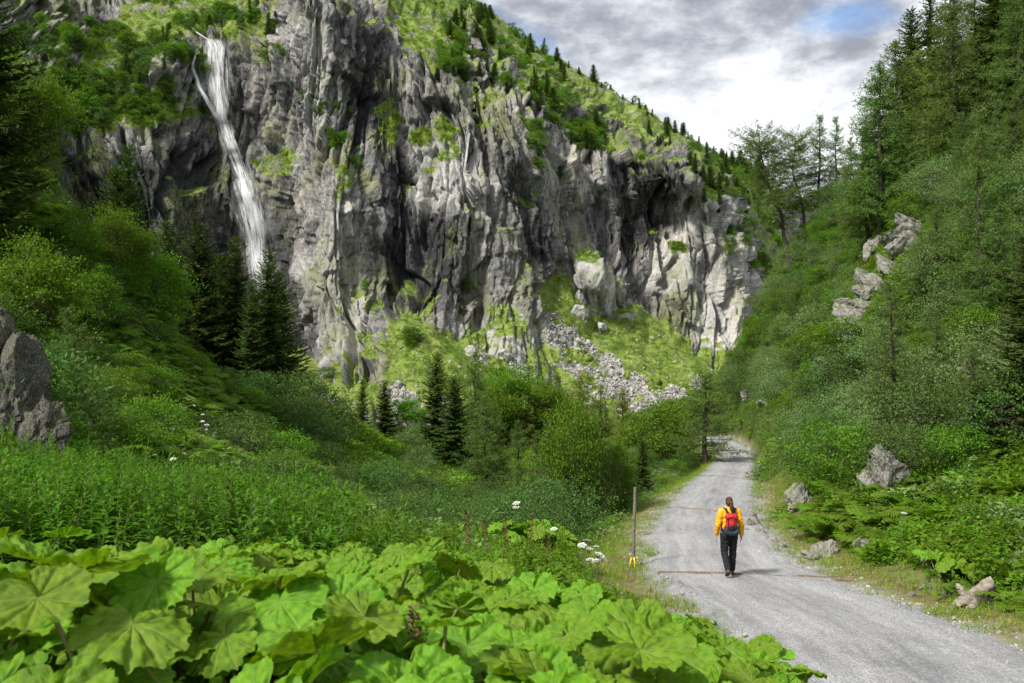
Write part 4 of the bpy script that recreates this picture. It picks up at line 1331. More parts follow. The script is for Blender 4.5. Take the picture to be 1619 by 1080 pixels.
for i, (x, b, t, d, k) in enumerate([(800, 720, 590, 98, 2), (830, 700, 585, 104, 0), (780, 720, 612, 96, 1), (1075, 690, 625, 100, 2), (870, 700, 610, 99, 2)]):
    stand(x, b, t, d, DEC[k], 'leafy_tree', ['sunlit leafy tree left of the pale larches below the scree', 'sunlit leafy tree behind the leftmost pale larches', 'leftmost sunlit leafy tree behind the bushy valley larches', 'sunlit leafy tree left of the lone path larch, near the scree foot', 'sunlit leafy tree in the middle of the pale larches'][i], group='leafy trees below the scree', widen=1.0)
# the shoulder on the right
stand(1246, 412, 202, 101, LARW[0], 'crooked_larch_tree', 'crooked flat-topped larch leaning out at the end of the shoulder', rotz=0.0)
stand(1268, 385, 210, 102, LARW[1], 'crooked_larch_tree', 'thin flat-topped larch next to the crooked leaning one', rotz=0.2)
stand(1296, 360, 180, 103, lr[1], 'larch_tree', 'slim see-through larch third from the end of the shoulder')
stand(1322, 352, 182, 103, lr[1], 'larch_tree', 'slim larch fourth from the end of the shoulder', widen=0.9)
stand(1345, 350, 215, 100, lr[0], 'larch_tree', 'shorter larch right of the slim shoulder larches')
stand(1392, 360, 92, 70, lr[3], 'larch_tree', 'tall broad larch standing by the mossy rock on the slope crest', widen=1.1)
stand(1372, 360, 200, 72, lr[2], 'larch_tree', 'half-height larch at the left foot of the tall broad larch')
stand(1418, 340, 60, 74, lr[0], 'larch_tree', 'tall larch right behind the tall broad larch', widen=1.1)
stand(1452, 320, 78, 78, LARP[0], 'larch_tree', 'yellowish larch glowing between the tall larches', widen=1.3)
stand(1440, 300, 10, 84, sp[0], 'spruce_tree', 'dark spruce top poking out against the sky on the slope crest')
stand(1470, 290, -15, 80, sp[2], 'spruce_tree', 'tall dark spruce reaching the top edge of the picture')
stand(1508, 272, -20, 64, lr[3], 'larch_tree', 'big larch with visible dark trunk high on the right slope')
stand(1540, 255, -40, 70, lr[0], 'larch_tree', 'larch right of the big dark-trunked larch, cut by the top edge')
stand(1575, 225, -60, 66, sp[1], 'spruce_tree', 'huge dark spruce in the top right corner')
stand(1612, 200, -60, 60, lr[3], 'larch_tree', 'larch filling the top right corner')
stand(1500, 250, -60, 86, lr[1], 'larch_tree', 'pale larch behind the trees at the top edge')
stand(1590, 170, -120, 82, sp[0], 'spruce_tree', 'far spruce behind the top right corner trees')
stand(1660, 180, -80, 66, sp[1], 'spruce_tree', 'spruce beyond the right edge of the picture')
stand(1549, 470, 165, 41, lr[1], 'larch_tree', 'thin larch with a bare spire in front of the right-hand forest', widen=0.9)
stand(1412, 700, 440, 33, ln[1], 'larch_tree', 'feathery young larch above the split boulder', widen=1.0)
stand(1540, 765, 540, 28, ln[0], 'larch_tree', 'feathery young larch growing among ferns near the right edge', widen=1.1)
stand(1640, 690, 330, 27, sp[1], 'spruce_tree', 'dark spruce cut off by the right edge')
stand(1580, 520, 320, 40, ln[1], 'larch_tree', 'young larch at the foot of the thin spired larch', widen=1.2)
stand(1480, 480, 330, 50, ln[0], 'larch_tree', 'young larch above the pale rock slab', widen=1.2)
gy_ = np.random.default_rng(17)
n_y = 0
while n_y < 26:
    x_, y_ = gy_.uniform(14, 44), gy_.uniform(30, 84)
    z_ = float(ground_z([x_], [y_])[0])
    a_, b_ = project(np.array([x_, y_, z_]))
    D_, _, W_, S_ = near_path([x_], [y_])
    if not (1230 < a_ < 1640) or S_[0] < 0 or D_[0] < W_[0] + 4 or (1290 < a_ < 1470 and 370 < b_ < 640):
        continue
    n_y += 1
    pr = [LARN[0], LARN[1], LAR[1], LARN[1], SPR[3]][n_y % 5]
    copy_thing(pr, 'young_conifer_tree', 'young conifer scattered over the slope to the right of the path', 'tree', (x_, y_, z_ - 0.15), None, gy_.uniform(2.4, 5.5) / pr['h'], 'young conifers on the right slope')
# left flank
stand(-40, 420, -120, 36, sp[1], 'spruce_tree', 'big dark spruce cut off by the left edge')
stand(25, 400, 90, 40, dc[1], 'leafy_tree', 'dark leafy tree at the left edge below the cliff', widen=0.8)
stand(60, 430, 150, 50, lr[0], 'larch_tree', 'dark larch on the far left slope')
for i, (x, b, t, d, k, lab) in enumerate([
        (110, 520, 330, 40, 0, 'light green leafy tree on the left slope, leftmost of three'), (190, 540, 330, 46, 1, 'spreading light green leafy tree in the middle of the left slope'),
        (250, 560, 395, 48, 2, 'leafy tree just left of the dark spruce clump'), (60, 560, 380, 30, 0, 'leafy tree rising above the rock outcrop on the left'),
        (150, 560, 420, 36, 2, 'small leafy tree below the light green trees on the left slope')]):
    stand(x, b, t, d, dc[k], 'leafy_tree', lab, widen=0.9)
stand(158, 700, 470, 20.5, ln[1], 'larch_tree', 'dark young larch leaning over the left slope near the rock', tilt=(0, -0.22))

# ------------------------------------------------------------------ small trees on the mountain
RS = [spruce(61, 6, 1.45, 0.9, 0.40), spruce(62, 6, 1.75, 0.9, 0.42), spruce(63, 6, 1.3, 0.9, 0.40)]
RL = broadleaf(64, 5, 2.0, 40, 0.34, 45, base=0.08), broadleaf(65, 5, 1.7, 40, 0.32, 45, M_LEAFB, base=0.08)
RSONE = []
for pr in RS:   # so small in the picture that trunk and crown are one mesh
    bm = bmesh.new()
    bm.from_mesh(pr['trunk'])
    for f in bm.faces:
        f.material_index = 1
    bm.from_mesh(pr['crown'])
    m_ = bpy.data.meshes.new('small_spruce')
    bm.to_mesh(m_); bm.free()
    m_.materials.append(M_SPRUCE); m_.materials.append(M_BARK)
    RSONE.append(m_)


def leafy_on_mountain(px, py, hpx, label, group):
    p = MP[mount_at(px, py)]
    return copy_thing(RL[int(rng.integers(2))], 'mountain_leafy_tree', label, 'tree', (p[0], p[1], p[2] - 0.3), None, hpx / F * p[1] / 5.0, group)


def on_mountain(px, py, hpx, label, group, name='mountain_spruce', k=None):
    i = mount_at(px, py)
    p = MP[i]
    s = hpx / F * p[1] / 6.0
    me_ = RSONE[int(rng.integers(3)) if k is None else k]
    w_ = s * rng.uniform(0.75, 1.5)
    o = link(name, me_, None, (p[0], p[1], p[2] - 0.25), (rng.normal() * 0.05, rng.normal() * 0.05, rng.random() * 6.28), (w_, w_, s))
    tag(o, label, 'tree', group)
    return o


on_mountain(858, 84, 26, 'pointed spruce on the skyline, first of the pair above the steep meadow', None)
on_mountain(882, 97, 24, 'pointed spruce on the skyline, second of the pair above the steep meadow', None)
on_mountain(939, 131, 30, 'lone well-shaped spruce on the skyline ridge', None)
for (x, y, h) in [(768, 22, 18), (776, 28, 22), (815, 60, 18), (830, 70, 14), (898, 108, 12), (915, 118, 12), (951, 138, 10), (966, 146, 14), (985, 158, 10), (1000, 166, 12), (1012, 172, 18), (1022, 180, 16), (1030, 184, 12),
                  (1052, 200, 16), (1056, 204, 20), (1068, 210, 20), (1078, 214, 20), (1088, 220, 14), (1104, 232, 18), (1118, 240, 18), (1128, 246, 16), (1140, 252, 18), (1150, 258, 20),
                  (1158, 262, 24), (1168, 268, 24), (1178, 274, 26), (1188, 282, 26), (1198, 288, 26), (1206, 292, 24)]:
    on_mountain(x, y, h, 'small dark spruce standing on the skyline ridge', 'small spruces along the skyline')
g = np.random.default_rng(5)
for (x0, y0, x1, y1, n, hh) in [(690, 20, 790, 120, 30, 30), (830, 95, 900, 165, 16, 28), (900, 185, 952, 240, 10, 26), (1090, 245, 1210, 330, 34, 30), (1020, 185, 1090, 225, 8, 18), (800, 70, 850, 140, 8, 24)]:
    for _ in range(n):
        on_mountain(g.uniform(x0, x1), g.uniform(y0, y1) + 10, hh * g.uniform(0.55, 1.2), 'small dark spruce on the green slope below the ridge', 'small spruces on the upper slope')
for (x0, y0, x1, y1, n, hh) in [(180, 50, 320, 130, 20, 38), (130, 120, 330, 200, 18, 34), (0, 20, 70, 200, 12, 50), (370, 0, 450, 50, 10, 34), (240, 0, 360, 40, 6, 26)]:
    for _ in range(n):
        if g.random() < 0.45:
            on_mountain(g.uniform(x0, x1), g.uniform(y0, y1) + 12, hh * g.uniform(0.5, 1.2), 'small dark spruce on the green shelf left of the waterfall', 'small spruces on the shelf by the waterfall')
        else:
            leafy_on_mountain(g.uniform(x0, x1), g.uniform(y0, y1) + 12, hh * g.uniform(0.5, 1.0), 'small leafy tree on the green shelf left of the waterfall', 'leafy trees on the shelf by the waterfall')

# ------------------------------------------------------------------ shrubs
SHR = [broadleaf(71, 2.2, 1.5, 60, 0.10, 80, M_LEAFB, 'stem', 'foliage', 0.05, 4, 0.012),
       broadleaf(72, 2.0, 1.3, 55, 0.10, 80, M_LEAF, 'stem', 'foliage', 0.05, 4, 0.012),
       broadleaf(73, 2.4, 1.4, 60, 0.09, 80, M_LEAFG, 'stem', 'foliage', 0.05, 5, 0.012),
       broadleaf(74, 1.6, 1.5, 55, 0.10, 80, M_LEAFB, 'stem', 'foliage', 0.03, 4, 0.012)]


def shrub(px, py, d, size, k, label, group):
    x = (px - CX) / F * d
    z = float(ground_z([x], [d])[0])
    return copy_thing(SHR[k], 'shrub', label, 'shrub', (x, d, z - 0.1), None, size, group)


def on_band(px, py):
    """where the pale rock band breaks through the right slope"""
    t = np.clip((py - 372) / 158, 0, 1)
    return (np.abs(px - (1440 - 125 * t)) < 34) & (py > 355) & (py < 545)


def scatter_shrubs(n, xr, yr, test, gap, size, label, group, kinds=(0, 1, 2, 3), seed=1):
    g = np.random.default_rng(seed)
    done = []
    cand = np.stack([g.uniform(*xr, n * 14), g.uniform(*yr, n * 14)], 1)
    z = ground_z(cand[:, 0], cand[:, 1])
    pxs, pys = project(np.stack([cand[:, 0], cand[:, 1], z], 1))
    Dp_, _, Wp_, S_ = near_path(cand[:, 0], cand[:, 1])
    for i in range(len(cand)):
        if len(done) >= n:
            break
        if not (-120 < pxs[i] < 1740) or Dp_[i] < Wp_[i] + (2.4 if cand[i, 1] < 50 else 1.3) or not test(pxs[i], pys[i], cand[i, 0], cand[i, 1], S_[i]):
            continue
        if any((cand[i, 0] - a) ** 2 + (cand[i, 1] - b) ** 2 < gap * gap for a, b in done):
            continue
        done.append(cand[i])
        copy_thing(SHR[kinds[int(g.integers(len(kinds)))]], 'shrub', label, 'shrub', (cand[i, 0], cand[i, 1], z[i] - 0.12), g.random() * 6.28, g.uniform(*size), group)
    return done


scatter_shrubs(190, (8, 48), (26, 100), lambda px, py, x, y, s: s > 0 and not (1300 < px < 1470 and 360 < py < 560 and y > 45) and py > 330 + (px - 1200) * -0.1, 1.5, (0.6, 1.5),
               'leafy green shrub on the slope to the right of the path', 'shrubs covering the right slope', (0, 2, 2, 1, 3), seed=3)
scatter_shrubs(60, (-32, -4), (20, 66), lambda px, py, x, y, s: px < 480 and py > 430, 1.9, (0.5, 1.0),
               'leafy green shrub on the slope to the left of the valley', 'shrubs on the left slope', (0, 1, 1, 3), seed=5)
scatter_shrubs(75, (15, 42), (64, 109), lambda px, py, x, y, s: s > 0 and 1130 < px < 1350, 1.3, (0.5, 1.0),
               'light green shrub on the far end of the right-hand shoulder', 'shrubs on the shoulder', (1, 1, 2), seed=23)
for i, (px, py, d, sz, k, lab) in enumerate([
        (96, 800, 14.4, 0.42, 1, 'small leafy shrub at the right foot of the rock outcrop'), (30, 800, 14.0, 0.3, 3, 'low shrub in front of the rock outcrop'),
        (62, 700, 16.2, 0.75, 1, 'leafy shrub growing over the right side of the rock outcrop'), (-5, 760, 14.0, 0.35, 1, 'small shrub at the foot of the rock outcrop at the left edge'), (10, 600, 17.0, 1.25, 0, 'dark shrub hanging over the top of the rock outcrop'),
        (400, 655, 56, 1.0, 0, 'dark shrub at left end of the rounded bushes below the spruces'), (440, 665, 57, 1.4, 0, 'dark rounded shrub under the rightmost spruces'),
        (480, 660, 58, 1.8, 0, 'biggest dark rounded shrub on the grassy spur'), (520, 692, 57, 1.5, 0, 'dark rounded shrub at right end of the bushes on the spur'),
        (470, 710, 54, 1.3, 0, 'low dark shrub in front of the biggest rounded one'), (505, 725, 53, 1.2, 0, 'low dark shrub over the shaded hollow of the spur'),
        (650, 690, 80, 1.0, 2, 'grey-green shrub on the grass saddle between the valley spruces'), (665, 715, 70, 1.1, 2, 'grey-green shrub in front of the valley spruce pair')]):
    shrub(px, py, d, sz, k, lab, None)
scatter_shrubs(50, (-10, 10), (24, 46), lambda px, py, x, y, s: 500 < px < 1000 and py > 755 and s < 0, 1.4, (0.5, 1.0),
               'dark green shrub in the hollow between meadow and spruces', 'shrubs in the hollow', (0, 0, 3), seed=7)
scatter_shrubs(30, (5, 22), (42, 95), lambda px, py, x, y, s: 940 < px < 1120 and s < 0, 2.0, (0.6, 1.0),
               'leafy shrub on the left side of the path towards the bend', 'shrubs left of the path', (1, 2, 0), seed=8)

# ------------------------------------------------------------------ growth nobody could count
P_HERB = [herb_clump(81), herb_clump(82, 0.35, 0.55, 70, 0.10), herb_clump(83, 0.45, 0.4, 60, 0.17, wide=0.85), willowherb(84, 0.7, 40, 0.13, M_HERB, 0.4)]
P_HERBD = [herb_clump(91, 0.45, 0.6, 90, 0.10, M_LEAFB), herb_clump(92, 0.4, 0.5, 90, 0.09, M_LEAF), herb_clump(93, 0.5, 0.5, 80, 0.12, M_LEAFG), fern_joined(94, 0.7, 7)]
P_FERN = [fern_joined(101, 0.85, 9), fern_joined(121, 0.75, 8)]
P_WIL = [willowherb(141), willowherb(142, 1.05, 50, 0.14), willowherb(143, 0.85, 42, 0.12), willowherb(144, 0.95, 44, 0.15, wide=0.26)]
P_GRASS = [grass_tuft(151), grass_tuft(152, 0.5, 30), grass_tuft(153, 0.3, 34)]
P_DRY = [grass_tuft(161, 0.16, 26, 0.14, M_DRYGRASS), grass_tuft(162, 0.2, 26, 0.16, M_GRASS), grass_tuft(163, 0.13, 24, 0.16, M_DRYGRASS)]
P_ALP = [herb_clump(171, 0.5, 0.35, 46, 0.22, M_ALP), grass_tuft(172, 0.6, 24, 0.3, M_ALP), herb_clump(173, 0.6, 0.5, 50, 0.2, M_LEAF)]
P_BUSH = [broadleaf(181, 1.6, 1.1, 26, 0.17, 45, M_LEAFB, 'stem', 'foliage', 0.0, 3, 0.012)['foliage'], broadleaf(182, 2.2, 1.1, 28, 0.18, 45, M_LEAF, 'stem', 'foliage', 0.0, 3, 0.012)['foliage']]


def grow(name, protos, n, xr, yr, test, scl, label, cat, clear=0.2, seed=1, tilt=0.12, sink=0.03):
    g = np.random.default_rng(seed)
    x = g.uniform(*xr, n); y = g.uniform(*yr, n)
    z = ground_z(x, y)
    p = np.stack([x, y, z], 1)
    px, py = project(p)
    D, _, W, S = near_path(x, y)
    keep = (px > -520) & (px < 1900) & (y > 1.0) & (D > W + clear) & test(px, py, x, y, D - W, S)
    p = p[keep]; m = len(p)
    p[:, 2] -= sink
    rot = np.stack([g.normal(size=m) * tilt, g.normal(size=m) * tilt, g.random(m) * 6.283], 1)
    return scatter(name, protos, p, rot, g.uniform(*scl, m), label, cat)


nz2 = lambda x, y, s, sd: fbm(np.stack([x * s, y * s, x * 0], 1), 3, seed=sd)
grow('willowherb_bank', P_WIL, 6500, (-14, 0), (7.2, 15.5), lambda px, py, x, y, e, s: (px < 620 - 30 * (y - 8)) & (y > 7.5 + 0.0 * x), (0.9, 1.4), 'dense bank of willowherb with narrow leaves behind the big leaves on the left', 'willowherb', seed=11)
grow('meadow_herbs', P_HERB, 9000, (-7, 7), (6.8, 27), lambda px, py, x, y, e, s: (s < 0) & (px > 420) & (e > 0.9 + 1.3 * (y > 11)) & (px < 1010), (0.45, 1.0), 'mixed green meadow herbs between the big leaves and the path', 'herbs', seed=12)
grow('meadow_grass', P_GRASS, 9000, (-7, 8), (6.8, 27), lambda px, py, x, y, e, s: (s < 0) & (px > 380) & (e > 1.1 + 1.0 * (y > 11)), (0.5, 1.1), 'long grass in the meadow left of the path', 'grass', seed=13)
grow('verge_grass', P_DRY + P_GRASS[2:], 36000, (0, 28), (7, 95), lambda px, py, x, y, e, s: (e < 2.3) & (nz2(x, y, 0.7, 3) > -0.12), (0.7, 1.6), 'short dry yellowing grass along both edges of the path', 'grass', clear=-0.05, seed=14)
grow('right_slope_herbs', P_HERBD, 21000, (5, 52), (12, 110), lambda px, py, x, y, e, s: (s > 0) & (e > 2.1 - 1.4 * (y > 45) + nz2(x, y, 0.5, 6)) & (px > 1100) & ~(on_band(px, py) & (y > 45)) & ((y > 31) | (nz2(x, y, 0.4, 44) > 0.15)), (0.7, 1.7), 'tangled green herbs and low bushes covering the right slope', 'herbs', seed=15)
grow('right_bank_herbs', P_HERB + P_FERN, 4600, (5, 20), (11, 34), lambda px, py, x, y, e, s: (s > 0) & (e > 1.6 + nz2(x, y, 0.6, 8)), (0.6, 1.2), 'lush herbs on the bank right of the hiker', 'herbs', seed=16)
grow('left_slope_herbs', P_HERBD, 7500, (-40, 2), (14, 80), lambda px, py, x, y, e, s: (px < 760) & (e > 1) & ~((px > 500) & (y > 50)), (0.7, 1.6), 'tangled green herbs covering the left slope', 'herbs', seed=17)
grow('left_slope_ferns', P_FERN, 3000, (-24, -4), (17, 56), lambda px, py, x, y, e, s: (px < 600) & (nz2(x, y, 0.2, 13) > -0.2), (1.1, 2.0), 'ferns spreading over the left slope', 'ferns', seed=18)
grow('spur_turf', P_ALP, 7000, (-22, 2), (42, 92), lambda px, py, x, y, e, s: (px > 380) & (px < 860), (0.7, 1.5), 'bright low turf on the grassy spur below the spruces', 'grass', seed=19)
grow('right_slope_turf', P_ALP, 5000, (18, 40), (45, 70), lambda px, py, x, y, e, s: on_band(px, py), (0.4, 0.9), 'short turf between the ledges of the pale rock band', 'grass', seed=24)
grow('valley_herbs', P_HERBD, 9000, (-10, 22), (24, 95), lambda px, py, x, y, e, s: (px > 480) & (s < 0) & (e > 1.2), (0.5, 1.1), 'mixed low growth on the valley floor', 'herbs', seed=20)

# turf and bushes on the mountain
g = np.random.default_rng(31)
vis = (_opx > -20) & (_opx < 1240) & (_opy > -40) & (_opy < 700)
cand = np.flatnonzero(vis & (grass > 0.6))
sel = g.choice(cand, min(15000, len(cand)), replace=False)
scatter('mountain_turf', P_ALP, MP[sel] - [0, 0, 0.08], np.stack([g.normal(size=len(sel)) * 0.3, g.normal(size=len(sel)) * 0.3, g.random(len(sel)) * 6.28], 1), np.where(_opy[sel] > 430, g.uniform(0.4, 0.9, len(sel)), g.uniform(0.7, 1.6, len(sel))),
        'tussocky green turf on the mountain ledges and talus', 'turf')
bn = fbm(MP * 0.07, 3, seed=35)
hot = np.zeros(len(MP))
for poly in [[(660, 0), (800, 10), (900, 130), (960, 240), (900, 230), (820, 140), (700, 120)], [(60, 60), (330, 30), (340, 200), (100, 220)], [(1080, 230), (1230, 280), (1240, 560), (1190, 500), (1150, 300)],
             [(640, 540), (672, 530), (680, 560), (650, 570)], [(760, 610), (840, 590), (900, 640), (770, 680)], [(900, 180), (960, 180), (950, 250), (915, 245)], [(440, 540), (520, 560), (520, 600), (440, 600)]]:
    hot = np.maximum(hot, inpoly(_opx, _opy, poly))
cand = np.flatnonzero(vis & (bn + 0.62 * hot > 0.58) & (up > 0.12) & ((_opy < 470) | (hot > 0)) & (scree < 0.3))
sel = g.choice(cand, min(1200, len(cand)), replace=False)
scatter('mountain_bushes', P_BUSH, MP[sel] - [0, 0, 0.1], np.stack([sel * 0.0, sel * 0.0, g.random(len(sel)) * 6.28], 1), g.uniform(0.5, 1.5, len(sel)),
        'dark green scrub on the shelves and gullies of the cliff', 'scrub')
# scree
STN = [stone_mesh(190 + k, M_SCREE, 1) for k in range(5)]
cand = np.flatnonzero(vis & (scree > 0.25) & (grass < 0.45))
sel = g.choice(cand, min(5200, len(cand)), replace=True)
jit = g.normal(size=(len(sel), 3)) * 0.25
scatter('scree', STN, MP[sel] + jit, g.random((len(sel), 3)) * 6.28, 0.10 + 0.36 * g.random(len(sel)) ** 3, 'field of pale broken stones spilling down the talus', 'scree')
cand = np.flatnonzero(vis & (grass > 0.5) & (_opy > 440) & (scree < 0.2))
sel = g.choice(cand, 420, replace=True)
scatter('stones_in_turf', STN, MP[sel], g.random((len(sel), 3)) * 6.28, 0.15 + 0.5 * g.random(len(sel)) ** 3, 'pale stones strewn through the talus grass', 'stones')
STG = [stone_mesh(200 + k, M_SCREE, 1) for k in range(5)]
g2 = np.random.default_rng(41)
q = PC[g2.integers(0, len(PC), 16000)]
ok = (q[:, 1] > 7) & (q[:, 1] < 70)
q = q[ok]
ti = unit(np.gradient(PC[:, :2], axis=0))[np.searchsorted(PC[:, 1], q[:, 1]).clip(0, len(PC) - 1)]
side = np.where(g2.random(len(q)) < 0.62, 1, -1)
o_ = side * (q[:, 3] + g2.normal(0.15, 0.42, len(q)))
xy = q[:, :2] + np.stack([ti[:, 1], -ti[:, 0]], 1) * o_[:, None] + g2.normal(size=(len(q), 2)) * 0.15
D_, Z_, W_, S_ = near_path(xy[:, 0], xy[:, 1])
zz = np.where(D_ < W_, Z_ + 0.0, ground_z(xy[:, 0], xy[:, 1]))
scatter('path_edge_gravel', STG, np.column_stack([xy, zz]), g2.random((len(xy), 3)) * 6.28, 0.012 + 0.055 * g2.random(len(xy)) ** 5, 'loose gravel and small stones along the edges of the path', 'gravel')

# ------------------------------------------------------------------ the waterfall
def water_mat(name, solid, lo, hi, across, seed):
    """broken white water: streaks along the flow, gaps between them"""
    m, nt = mat_new(name)

    def A(n):
        q_ = nt.nodes.new('ShaderNodeAttribute'); q_.attribute_name = n
        return q_.outputs['Fac']
    cb = nt.nodes.new('ShaderNodeCombineXYZ')
    nt.links.new(mathn(nt, 'MULTIPLY', A('across'), across), cb.inputs[0])
    nt.links.new(mathn(nt, 'MULTIPLY', A('flow'), 0.16), cb.inputs[1])
    cb.inputs[2].default_value = seed
    n = noise_tex(nt, cb.outputs[0], 1.0, 8, 0.68, 0.25)
    cb2 = nt.nodes.new('ShaderNodeCombineXYZ')
    nt.links.new(mathn(nt, 'MULTIPLY', A('across'), 0.6), cb2.inputs[0])
    nt.links.new(mathn(nt, 'MULTIPLY', A('flow'), 0.22), cb2.inputs[1])
    cb2.inputs[2].default_value = seed + 5
    n2 = noise_tex(nt, cb2.outputs[0], 1.0, 4, 0.6)
    t = mathn(nt, 'SUBTRACT', mathn(nt, 'ADD', mathn(nt, 'MULTIPLY', n, 0.75), mathn(nt, 'MULTIPLY', n2, 0.35)), mathn(nt, 'MULTIPLY', A('rim'), 0.22))
    f = mathn(nt, 'MULTIPLY', ramp(nt, t, [(lo, 0.0), (hi, solid)]), A('fade'))
    d = nt.nodes.new('ShaderNodeBsdfDiffuse'); d.inputs['Color'].default_value = (0.92, 0.93, 0.95, 1)
    tl = nt.nodes.new('ShaderNodeBsdfTranslucent'); tl.inputs['Color'].default_value = (0.92, 0.93, 0.95, 1)
    mx = nt.nodes.new('ShaderNodeMixShader'); mx.inputs[0].default_value = 0.4
    nt.links.new(d.outputs[0], mx.inputs[1]); nt.links.new(tl.outputs[0], mx.inputs[2])
    tr = nt.nodes.new('ShaderNodeBsdfTransparent')
    m2 = nt.nodes.new('ShaderNodeMixShader')
    nt.links.new(f, m2.inputs[0]); nt.links.new(tr.outputs[0], m2.inputs[1]); nt.links.new(mx.outputs[0], m2.inputs[2])
    o = nt.nodes.new('ShaderNodeOutputMaterial'); nt.links.new(m2.outputs[0], o.inputs[0])
    return m


W_LAYERS = [water_mat('falling_water', 0.95, 0.455, 0.60, 2.6, 1.0), water_mat('falling_water_mid', 0.85, 0.52, 0.68, 3.6, 7.0), water_mat('falling_spray', 0.35, 0.42, 0.66, 1.2, 13.0)]


def wall_line(pts, nseg):
    """points just in front of the wall along a line of photograph pixels; the last column is the width in pixels"""
    pts = np.array(pts, float)
    t = np.linspace(0, 1, len(pts)); q = np.linspace(0, 1, nseg)
    px, py, w = (np.interp(q, t, pts[:, i]) for i in range(3))
    d = np.empty(nseg)
    for i in range(nseg):
        near = (np.abs(_opx - px[i]) < max(4, w[i] * 0.35)) & (np.abs(_opy - py[i]) < 7)
        d[i] = np.percentile(MP[near, 1], 8)
    k = np.ones(7) / 7
    d = np.convolve(np.pad(d, 3, 'edge'), k, 'valid')
    return px, py, w, d - 0.5


def make_fall(parent, name, line, nseg, seed, layers=(0, 1, 2), fade_end=False):
    px, py, w, d = wall_line(line, nseg)
    q = np.linspace(0, 1, nseg)
    NS = 21
    s = np.linspace(-1, 1, NS)
    for li in layers:
        wide = (0.85, 0.95, 1.3)[li]
        wob = fbm(np.stack([q * 5, q * 0 + li * 7, q * 0], 1), 3, seed=seed + 2) * 0.10
        V, ac, fl, fa = [], [], [], []
        run = 0.0
        for i in range(nseg):
            x = px[i] + (s * wide + wob[i]) * w[i] * 0.5
            dd = d[i] - 0.15 - 0.35 * li - 0.5 * (1 - s * s) + 0.10 * np.sin(s * 19 + seed) + 0.12 * fbm(np.stack([s * 4, s * 0 + i * 0.12, s * 0 + li], 1), 2, seed=seed)
            P_ = np.stack([(x - CX) / F * dd, dd, (CY - py[i]) / F * dd + 0 * s], 1)
            if i:
                run += abs(P_[NS // 2, 2] - V[-1][NS // 2, 2])
            V.append(P_); ac.append(s * w[i] * 0.5 * d[i] / F); fl.append(np.full(NS, run))
            e = min(1, i / 3) * (min(1, (nseg - 1 - i) / (nseg * 0.22)) if fade_end else min(1, (nseg - 1 - i) / 3))
            fa.append(np.full(NS, e))
        V = np.concatenate(V)
        ii = (np.arange(nseg - 1)[:, None] * NS + np.arange(NS - 1)[None]).ravel()
        me_ = mesh_from(name, V, np.stack([ii, ii + 1, ii + NS + 1, ii + NS], 1), [W_LAYERS[li]], smooth_shade=True,
                        attrs={'rim': ('POINT', np.tile(np.abs(s) ** 2, nseg)), 'across': ('POINT', np.concatenate(ac)), 'flow': ('POINT', np.concatenate(fl)), 'fade': ('POINT', np.concatenate(fa))})
        link(name if li < 2 else 'spray', me_, parent)


wf = thing('waterfall', 'tall white waterfall dropping over the dark cliff on the left', 'waterfall', tuple(MP[mount_at(410, 430)]))
wf_inv = Matrix.Translation(-wf.location)
kids0 = set(COL.objects)
make_fall(wf, 'stream_head', [(302, 42, 7), (312, 52, 8), (325, 60, 12), (338, 66, 18)], 14, 1, (0, 1))
make_fall(wf, 'upper_cascade', [(334, 60, 36), (341, 72, 52), (343, 105, 54), (345, 140, 48), (350, 178, 34), (353, 198, 24)], 34, 2)
make_fall(wf, 'side_cascade', [(312, 76, 10), (304, 105, 12), (316, 140, 14), (334, 170, 16), (348, 194, 14)], 24, 3, (0, 1))
make_fall(wf, 'lower_fall', [(352, 188, 22), (362, 220, 30), (374, 250, 38), (386, 290, 52), (396, 330, 60), (403, 370, 64), (408, 410, 62), (412, 445, 62), (414, 475, 64)], 70, 4, (0, 1, 2), True)
for o in set(COL.objects) - kids0:
    o.matrix_parent_inverse = wf_inv

# ------------------------------------------------------------------ rocks
def rock_mesh(seed, mat, dims, sub=4, cuts=14, rough=0.07):
    g = np.random.default_rng(seed)
    bm = bmesh.new()
    bmesh.ops.create_icosphere(bm, subdivisions=sub, radius=1.0)
    V = np.array([v.co[:] for v in bm.verts])
    for k in range(cuts):
        n = rand_dirs(g, 1)[0]
        c = g.uniform(0.45, 0.85)
        d = V @ n
        V = np.where((d > c)[:, None], V - np.outer(d - c, n) * 0.96, V)
    f, e = facet(V * 2.2 + seed, seed)
    f2, e2 = facet(V * 5.0 * np.array([1, 1, 0.6]) + seed, seed + 1)
    nrm = unit(V)
    V = V + nrm * (f * 0.09 + f2 * 0.035 - np.exp(-(e / 0.05) ** 2) * 0.06 + rough * fbm(V * 3 + seed, 4, seed=seed))[:, None]
    V = V * np.array(dims)
    for v, c in zip(bm.verts, V):
        v.co = c
    me_ = bpy.data.meshes.new('rock')
    bm.to_mesh(me_); bm.free()
    me_.materials.append(mat)
    return me_


def boulder(px, py, d, dims, seed, label, mat=None, rot=(0, 0, 0), name='boulder', cat='boulder', sub=4, lift=0.25, on_pixel=False):
    x = (px - CX) / F * d
    z = (CY - py) / F * d if on_pixel else float(ground_z([x], [d])[0]) + dims[2] * lift
    o = link(name, rock_mesh(seed, mat or M_ROCK, dims, sub), None, (x, d, z), rot)
    return tag(o, label, cat)


